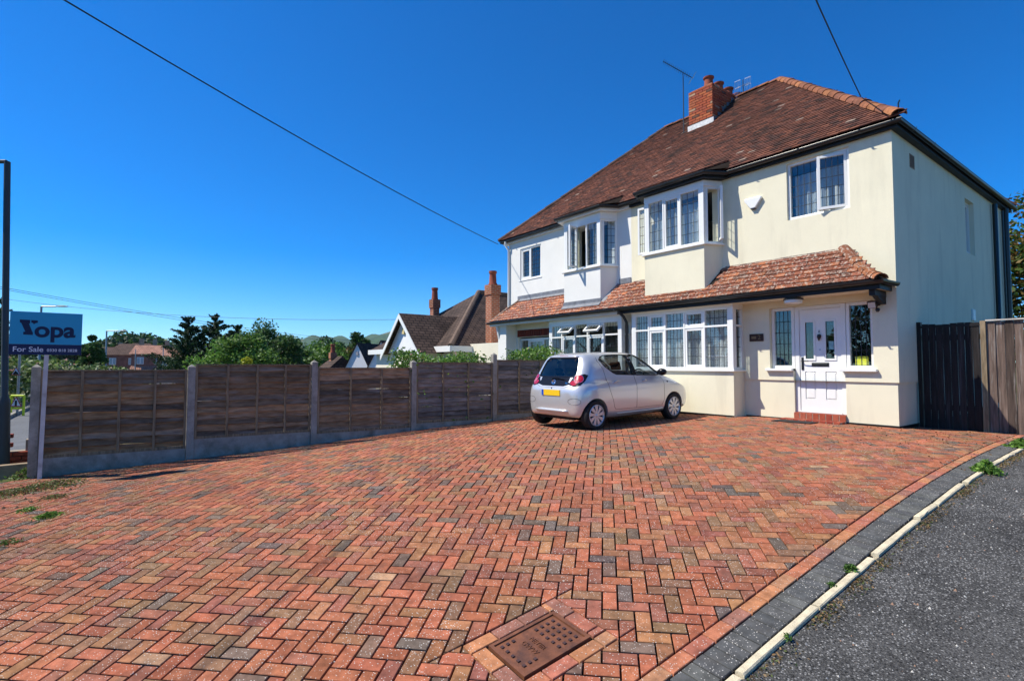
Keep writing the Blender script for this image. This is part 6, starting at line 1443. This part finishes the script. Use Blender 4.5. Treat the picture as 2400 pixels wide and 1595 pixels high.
for s in (-1, 1):
    m = MB(); a = Vector((GC+s*(GW+.24), GY0-.27, GZ0-.06)); b = Vector((GC, GY0-.27, GZ1-.02)); m.obox(a, b-a, (0, .03, 0), (0, 0, -.2)); m.build('bargeboard', MT['upvc'], bun)
m = MB(); m.box(GC-.09, GC+.09, GY0-.07, GY0-.005, 3.3, 3.55); m.build('alarm_box', pmat('cream_plastic', (.7,.55,.25), rough=.5), bun)
m = MB(); m.box(-17.95, -14.75, 11.0, 17, -.2, 2.86); m.build('garage', MT['bcream'], bun)
def stack(parent, cx, cy, w, z0, z1, pot=True):
    m = MB(); uvbox(m, cx-w/2, cx+w/2, cy-w/2, cy+w/2, z0, z1-.4); uvbox(m, cx-w/2-.035, cx+w/2+.035, cy-w/2-.035, cy+w/2+.035, z1-.4, z1); c = m.build('chimney', MT['bbrick'], parent)
    m = MB(); m.lathe((cx, cy, z1), (0, 0, 1), [(w*.5, 0), (.15, .1), (.13, .45), (.16, .47), (.16, .56), (.11, .57)], 14); m.build('chimney_pot', MT['pot'], c, smooth=40)
q = onX(1155, 683, -17.2); stack(bun, -17.2, float(q[1]), .40, 1.5, float(onX(1155, 668, -17.2)[2]))
q = onY(1019, 700, 12.2); stack(bun, float(q[0]), 12.2, .33, 3., float(onY(1019, 702, 12.2)[2]))
# two white gabled houses further along
for i, (px, py, dep) in enumerate(((838, 803, 34), (894, 797, 30.5))):
    p = at(px, py, dep); x, y, z = map(float, p); g = thing('gabled_house', (x, y+3, .1), ['white gabled house left of the bungalow, roof dark brown, its gable farther away', 'white gabled house with brown roof nearest the bungalow gable'][i], 'house', 'white gabled houses')
    hw, zz = 1.5, z-2.6; Rz = Matrix.Rotation(R_(32), 3, 'Z'); T = lambda dx, dy, zq: Rz @ Vector((dx, dy, 0))+Vector((x, y, zq)); k = .12
    m = MB(); m.prism([T(-hw, 0, -.2), T(hw, 0, -.2), T(hw, 0, zz), T(0, 0, z-.04), T(-hw, 0, zz)], Rz @ Vector((0, 5, 0))); m.build('wall', MT['bwhite'], g)
    m = MB(); face(m, [T(hw+k*.6, -.1, zz-k), T(hw+k*.6, 5.2, zz-k), T(0, 5.2, z), T(0, -.1, z)]); face(m, [T(-hw-k*.6, 5.2, zz-k), T(-hw-k*.6, -.1, zz-k), T(0, -.1, z), T(0, 5.2, z)]); m.build('roof', MT['btile'], g)
    m = MB(); m.obox(T(-.08, -.04, z-.8), Rz @ Vector((.16, 0, 0)), Rz @ Vector((0, .035, 0)), (0, 0, .25)); m.build('wall_vent', pmat('grey_vent', (.4,.4,.42), rough=.6), g)
p = at(787, 826, 36); x, y, z = map(float, p); g = thing('cottage', (x, y, 0), 'low brown-roofed cottage with a brick chimney left of the white gables', 'house')
m = MB(); face(m, [(x-1.6, y-1.6, 1.2), (x+1.5, y-1.6, 1.2), (x+1.3, y, z-.25), (x-.4, y, z-.25)]); face(m, [(x+1.5, y-1.6, 1.2), (x+1.5, y+1.6, 1.2), (x+1.3, y, z-.25)]); m.build('roof', MT['btile'], g); m = MB(); m.box(x-1.5, x+1.4, y-1.5, y+1.5, -.1, 1.19); m.build('wall', MT['bbrick'], g); stack(g, x, y-.2, .35, 1.5, z)
# red brick houses far down the road
MT['farw'] = pmat('far_window', (.30,.38,.42), rough=.2, var=.1, spec=.6)
def far_house(c, w_, dpt, zE, zR, rot, wallm, roofm, label, porchm=None, gable=False):
    c = Vector(c); t = thing('brick_house', c, label, 'house', 'red brick houses down the road'); Rz = Matrix.Rotation(rot, 3, 'Z'); T = lambda p: Rz @ Vector(p) + c
    def fx_(m, pts): face(m, [T(p) for p in pts])
    a, b = w_/2, dpt/2; m = MB(); z0 = -.5-c.z
    for q in ([(-a, -b, z0), (a, -b, z0), (a, -b, zE), (-a, -b, zE)], [(a, -b, z0), (a, b, z0), (a, b, zE), (a, -b, zE)], [(-a, b, z0), (-a, -b, z0), (-a, -b, zE), (-a, b, zE)], [(a, b, z0), (-a, b, z0), (-a, b, zE), (a, b, zE)]): fx_(m, q)
    if gable: fx_(m, [(a, -b, zE), (a, b, zE), (a, 0, zR)]); fx_(m, [(-a, b, zE), (-a, -b, zE), (-a, 0, zR)])
    m.build('wall', wallm, t); m = MB(); e = .3; h = 0 if gable else a*.55
    fx_(m, [(-a-e, -b-e, zE), (a+e, -b-e, zE), (a+(e if gable else -h), 0, zR), (-a-(e if gable else -h), 0, zR)]); fx_(m, [(a+e, b+e, zE), (-a-e, b+e, zE), (-a-(e if gable else -h), 0, zR), (a+(e if gable else -h), 0, zR)])
    if not gable: fx_(m, [(a+e, -b-e, zE), (a+e, b+e, zE), (a-h, 0, zR)]); fx_(m, [(-a-e, b+e, zE), (-a-e, -b-e, zE), (-a+h, 0, zR)])
    r = m.build('roof', roofm, t)
    m = MB(); p = [T((x, y, z)) for x, y, z in ((a*.7-.3, -.3, zE), (a*.7+.3, -.3, zE), (a*.7+.3, .3, zE), (a*.7-.3, .3, zE))]; m.prism(p, (0, 0, zR-zE+.9)); m.build('chimney', MT['bbrick'], t)
    for x in (-.55, .0, .55) if w_ > 6 else (-.5, .5):
        for z in (zE-1.7, zE-4.1):
            if z < 0: continue
            m = MB(); q = [T((x*a+sx*.5, -b-.03, z+sz)) for sx, sz in ((-1, 0), (1, 0), (1, 1.15), (-1, 1.15))]; m.prism(q, T((0, -b-.06, 0))-T((0, -b, 0))); wn = m.build('window', MT['upvc'], t)
            for s in (-1, 1):
                m = MB(); q = [T((x*a+s*.25+sx*.2, -b-.1, z+sz)) for sx, sz in ((-1, .08), (1, .08), (1, 1.07), (-1, 1.07))]; m.prism(q, T((0, -b-.02, 0))-T((0, -b, 0))); m.build('pane', MT['farw'], wn)
    if porchm:
        m = MB(); fx_(m, [(-a, -b-1.1, zE-2.7), (a, -b-1.1, zE-2.7), (a, -b-.05, zE-2.0), (-a, -b-.05, zE-2.0)]); m.build('porch_roof', porchm, t)
    return t
yaw = math.atan2(-WM3[0][1], -WM3[0][0])+math.pi
for px, pe, pr_, dep, w_, rm, pm_, g_, lab in ((300, 832, 805, 95, 5.6, 'fartile_d', None, False, 'far red brick house with brown hipped roof beside the second street lamp'), (330, 828, 804, 105, 6.5, 'fartile_d', None, False, 'far dark-roofed brick house between hipped and pink-roofed ones'), (362, 830, 809, 92, 5.2, 'fartile_p', 'fartile_p', True, 'far brick house with pale pink roof and matching porch'), (418, 838, 818, 88, 4.6, 'fartile_p', 'fartile_p', False, 'far pink-roofed brick house half hidden by the conifers'), (255, 836, 813, 100, 5, 'fartile_d', None, False, 'far brown-roofed house behind the street lamp column'), (4, 850, 833, 60, 6., 'fartile_p', None, False, 'pale roofed house behind the roadside hedge and lamp column')):
    c = at(px, 860, dep); zE, zR = float(at(px, pe, dep)[2]), float(at(px, pr_, dep)[2]); far_house((c[0], c[1], 0), w_, 6, zE, zR, yaw+.35, MT['farbrick'], MT[rm], lab, MT[pm_] if pm_ else None, g_)

# ------------------------------------------------------------------ hills
prof = [(520, 800), (600, 801), (655, 796), (690, 789), (716, 792), (743, 786.5), (766, 785.5), (787, 789), (822, 793), (858, 790), (890, 781), (922, 771), (960, 764), (1020, 760), (1100, 768), (1200, 780), (1300, 790)]
vs = []; K = 6; npx = np.linspace(520, 1300, 90); py = np.interp(npx, [p[0] for p in prof], [p[1] for p in prof])
for i, (a, b) in enumerate(zip(npx, py)):
    for k in range(K):
        dep = 2200+k*450; top = at(a, b, 4000)[2]; h = top*math.sin(min(1, k/4)*math.pi/2)**1.3*(1 if k <= 4 else .6)+(18*math.sin(a*.09+k*1.7)*(k > 0) if k < 4 else 0); q = at(a, 850, dep); vs.append((q[0], q[1], -8+h if k else -12))
m = MB(); m.add(vs, [(i*K+k, (i+1)*K+k, (i+1)*K+k+1, i*K+k+1) for i in range(89) for k in range(K-1)])
hill = m.build('hills', pmat('hill_cover', (.04,.075,.03), rough=1, var=.35, scale=.006, spec=0, stain=((.26,.19,.09), .004, .56, .66, .8)), smooth=True); hill['kind'] = 'structure'

# ------------------------------------------------------------------ overhead cables and poles
def cable(name, a, b, sag, r, label, n=24):
    a, b = Vector(a), Vector(b); m = MB(); m.tube([a.lerp(b, i/n)-Vector((0, 0, sag*4*(i/n)*(1-i/n))) for i in range(n+1)], r, 5); o = m.build(name, MT['cable']); return tag(o, label, 'cable')
def tpole(x, y, h, label, z0=-.6):
    t = thing('telegraph_pole', (x, y, z0), label, 'telegraph pole'); m = MB(); m.cyl((x, y, z0), (x, y, h+.25), .13, .09, 12); m.build('pole', MT['bark'], t); m = MB(); m.box(x-.5, x+.5, y-.05, y+.05, h-.05, h+.06); m.build('crossarm', MT['bark'], t)
A = Vector((-14.42, 10.3, 6.12)); q = Vector(CAM+ray(150, 0)*6.6)+Vector((0, 0, .9*4*.37*.63)); d = q-A; B = A+d*2.7; cable('telephone_cable', A, B, .9, .011, 'black telephone cable running from the white house eaves across the sky'); tpole(B.x, B.y-.0, B.z, 'wooden telegraph pole across the lane carrying the long telephone cable')
best = min((k/400 for k in range(401)), key=lambda f: abs(proj(Vector((XRE, EY, EZ+.13)).lerp(Vector((XRA, RY, RZ+.13)), f))[0]-2018)); A = Vector((XRE, EY, EZ+.13)).lerp(Vector((XRA, RY, RZ+.13)), best); q = Vector(CAM+ray(1927, 0)*7.4); d = q-A; B = A+d*5.4; cable('telephone_cable', A, B, .35, .010, 'dark telephone cable dropping onto the hip of the tiled roof'); tpole(B.x, B.y, B.z, 'wooden telegraph pole behind the tarmac lane')
for k, (p0, p1, dd0, dd1, lab) in enumerate((((-60, 665), (960, 812), 26, 70, 'thin lower line of the paired wires above the roadside lamps'), ((-60, 661), (960, 806), 26, 70, 'thin upper line of the paired wires above the roadside lamps'), ((-60, 690), (960, 748), 40, 30, 'single thin wire running behind the trees to the bungalow'))):
    cable('overhead_wire', at(*p0, dd0), at(*p1, dd1), .6, .012, lab)
for px, py, dep, lab in ((383, 812, 70, 'slim grey pole before the pink-roofed houses'), (823, 812, 60, 'slim grey pole before the trees left of the white gables'), (318, 818, 72, 'slim grey pole before the dark-roofed far house')):
    q = at(px, py, dep); m = MB(); m.cyl((q[0], q[1], -.2), q, .07, .05, 8); o = m.build('lighting_pole', MT['galv']); tag(o, lab, 'pole')

# ------------------------------------------------------------------ weeds and moss on the paving
def weed(px, py, r, h, n, label, pal, seed, leaf=.035):
    rng = np.random.default_rng(seed); c = gf(px, py); p = np.c_[c[0]+rng.normal(size=n)*r*.5, c[1]+rng.normal(size=n)*r*.5, np.zeros(n)]; p[:, 2] = field(p[:, 0], p[:, 1])+rng.random(n)*h*np.exp(-((p[:, 0]-c[0])**2+(p[:, 1]-c[1])**2)/(r*r)*1.2)+.003
    o = crown_obj('weed', leaf_quads(p, leaf, rng, up=.2, aspect=.45), leaf_cols(n, pal, rng), None); tag(o, label, 'weed', None, 'stuff'); return o
MOSS = [(.16,.2,.05), (.2,.15,.06), (.12,.07,.04), (.1,.17,.03)]
weed(112, 1211, .11, .05, 320, 'leafy green weed growing alone in the paving joints near the fence end', BRIGHT, 1); weed(66, 1196, .09, .035, 160, 'small sparse weed beside the larger leafy one', BRIGHT, 2)
weed(2312, 1104, .10, .12, 420, 'tall green weed tuft beside the broken edging stone', BRIGHT, 3, .06); weed(2392, 1048, .11, .12, 420, 'spreading green weed at the far end of the edging', BRIGHT, 4, .06)
weed(1994, 1337, .045, .04, 130, 'tiny dark weed in the gap between two edging stones', GREEN, 5, .03); weed(1845, 1497, .025, .03, 60, 'tiny weed on tarmac beside the long edging stone', GREEN, 6, .02); weed(1950, 1372, .03, .02, 60, 'tiny weed against the grey block course', GREEN, 7, .02)
weed(60, 1118, .18, .14, 420, 'green weeds at the foot of the first fence post', BRIGHT+MOSS, 8, .05); weed(120, 1137, .34, .035, 900, 'mossy green strip along the paving before the sale board', MOSS, 9, .035); weed(30, 1155, .3, .035, 700, 'brown and green moss left of the sale board strip', MOSS, 10, .035); weed(125, 1166, .16, .03, 240, 'brown moss clump on the paving below the sale board', MOSS, 11, .03); weed(10, 1275, .12, .03, 160, 'thin green weed patch at the paving edge', GREEN+MOSS, 12, .03)
for k, (px, py) in enumerate(((40, 1190), (73, 1176), (8, 1191), (60, 1170), (165, 1147), (205, 1160), (148, 1163))):
    c = gf(px, py); m = MB(); rr = random.Random(k); s = .03
    vs = [(c[0]+rr.uniform(.6, 1.2)*s*math.cos(a), c[1]+rr.uniform(.6, 1.2)*s*math.sin(a), fz(c[0], c[1])-.004) for a in np.linspace(0, 5.5, 7)]+[(c[0], c[1], fz(c[0], c[1])+.028)]
    m.add(vs, [(i, (i+1) % 7, 7) for i in range(7)]); o = m.build('moss_clod', pmat('moss_earth', (.07,.04,.025), rough=1, var=.4, scale=40), smooth=True); tag(o, 'small dark clod of moss and soil lying on the paving near the fence end', 'moss clod', 'dark clods on the paving')

rng = np.random.default_rng(33); n = 2600; cy = rng.uniform(1.8, 11, 60); yy = cy[rng.integers(0, 60, n)]+rng.normal(size=n)*.09; xx = -1.548+np.abs(rng.normal(size=n))*.045
p = np.c_[xx, yy, field(xx, yy)-.018+rng.random(n)*.012]; o = crown_obj('dry_moss', leaf_quads(p, .022, rng, up=.3), leaf_cols(n, [(.2,.12,.05), (.12,.09,.04), (.1,.13,.04), (.3,.2,.1)], rng), None); tag(o, 'dry brown moss and dead leaves gathered along the edging stones', 'moss', kind='stuff')
n = 500; xx = rng.uniform(-4.5, -1.7, n); yy = rng.uniform(7.5, 11.3, n); p = np.c_[xx, yy, field(xx, yy)+.006]; o = crown_obj('fallen_leaves', leaf_quads(p, .03, rng, up=.8), leaf_cols(n, [(.12,.07,.035), (.08,.05,.03), (.2,.12,.05)], rng), None); tag(o, 'small brown dead leaves scattered on the paving near the gate', 'leaves', kind='stuff')

# ------------------------------------------------------------------ the air between here and the hills
hz = MB(); hz.box(-6300, 6300, -6300, 6300, -60, 330); HM = bpy.data.materials.new('air'); HM.use_nodes = True; nt = HM.node_tree; nt.nodes.clear()
vo = nd(nt, 'ShaderNodeVolumePrincipled'); vo.inputs['Color'].default_value = (.7, .86, 1, 1); vo.inputs['Density'].default_value = 6e-5; vo.inputs['Anisotropy'].default_value = .2
oo = nd(nt, 'ShaderNodeOutputMaterial'); nt.links.new(vo.outputs[0], oo.inputs['Volume']); ho = hz.build('haze', HM); ho['kind'] = 'stuff'; ho['label'] = 'thin summer haze in the air'; ho['category'] = 'haze'
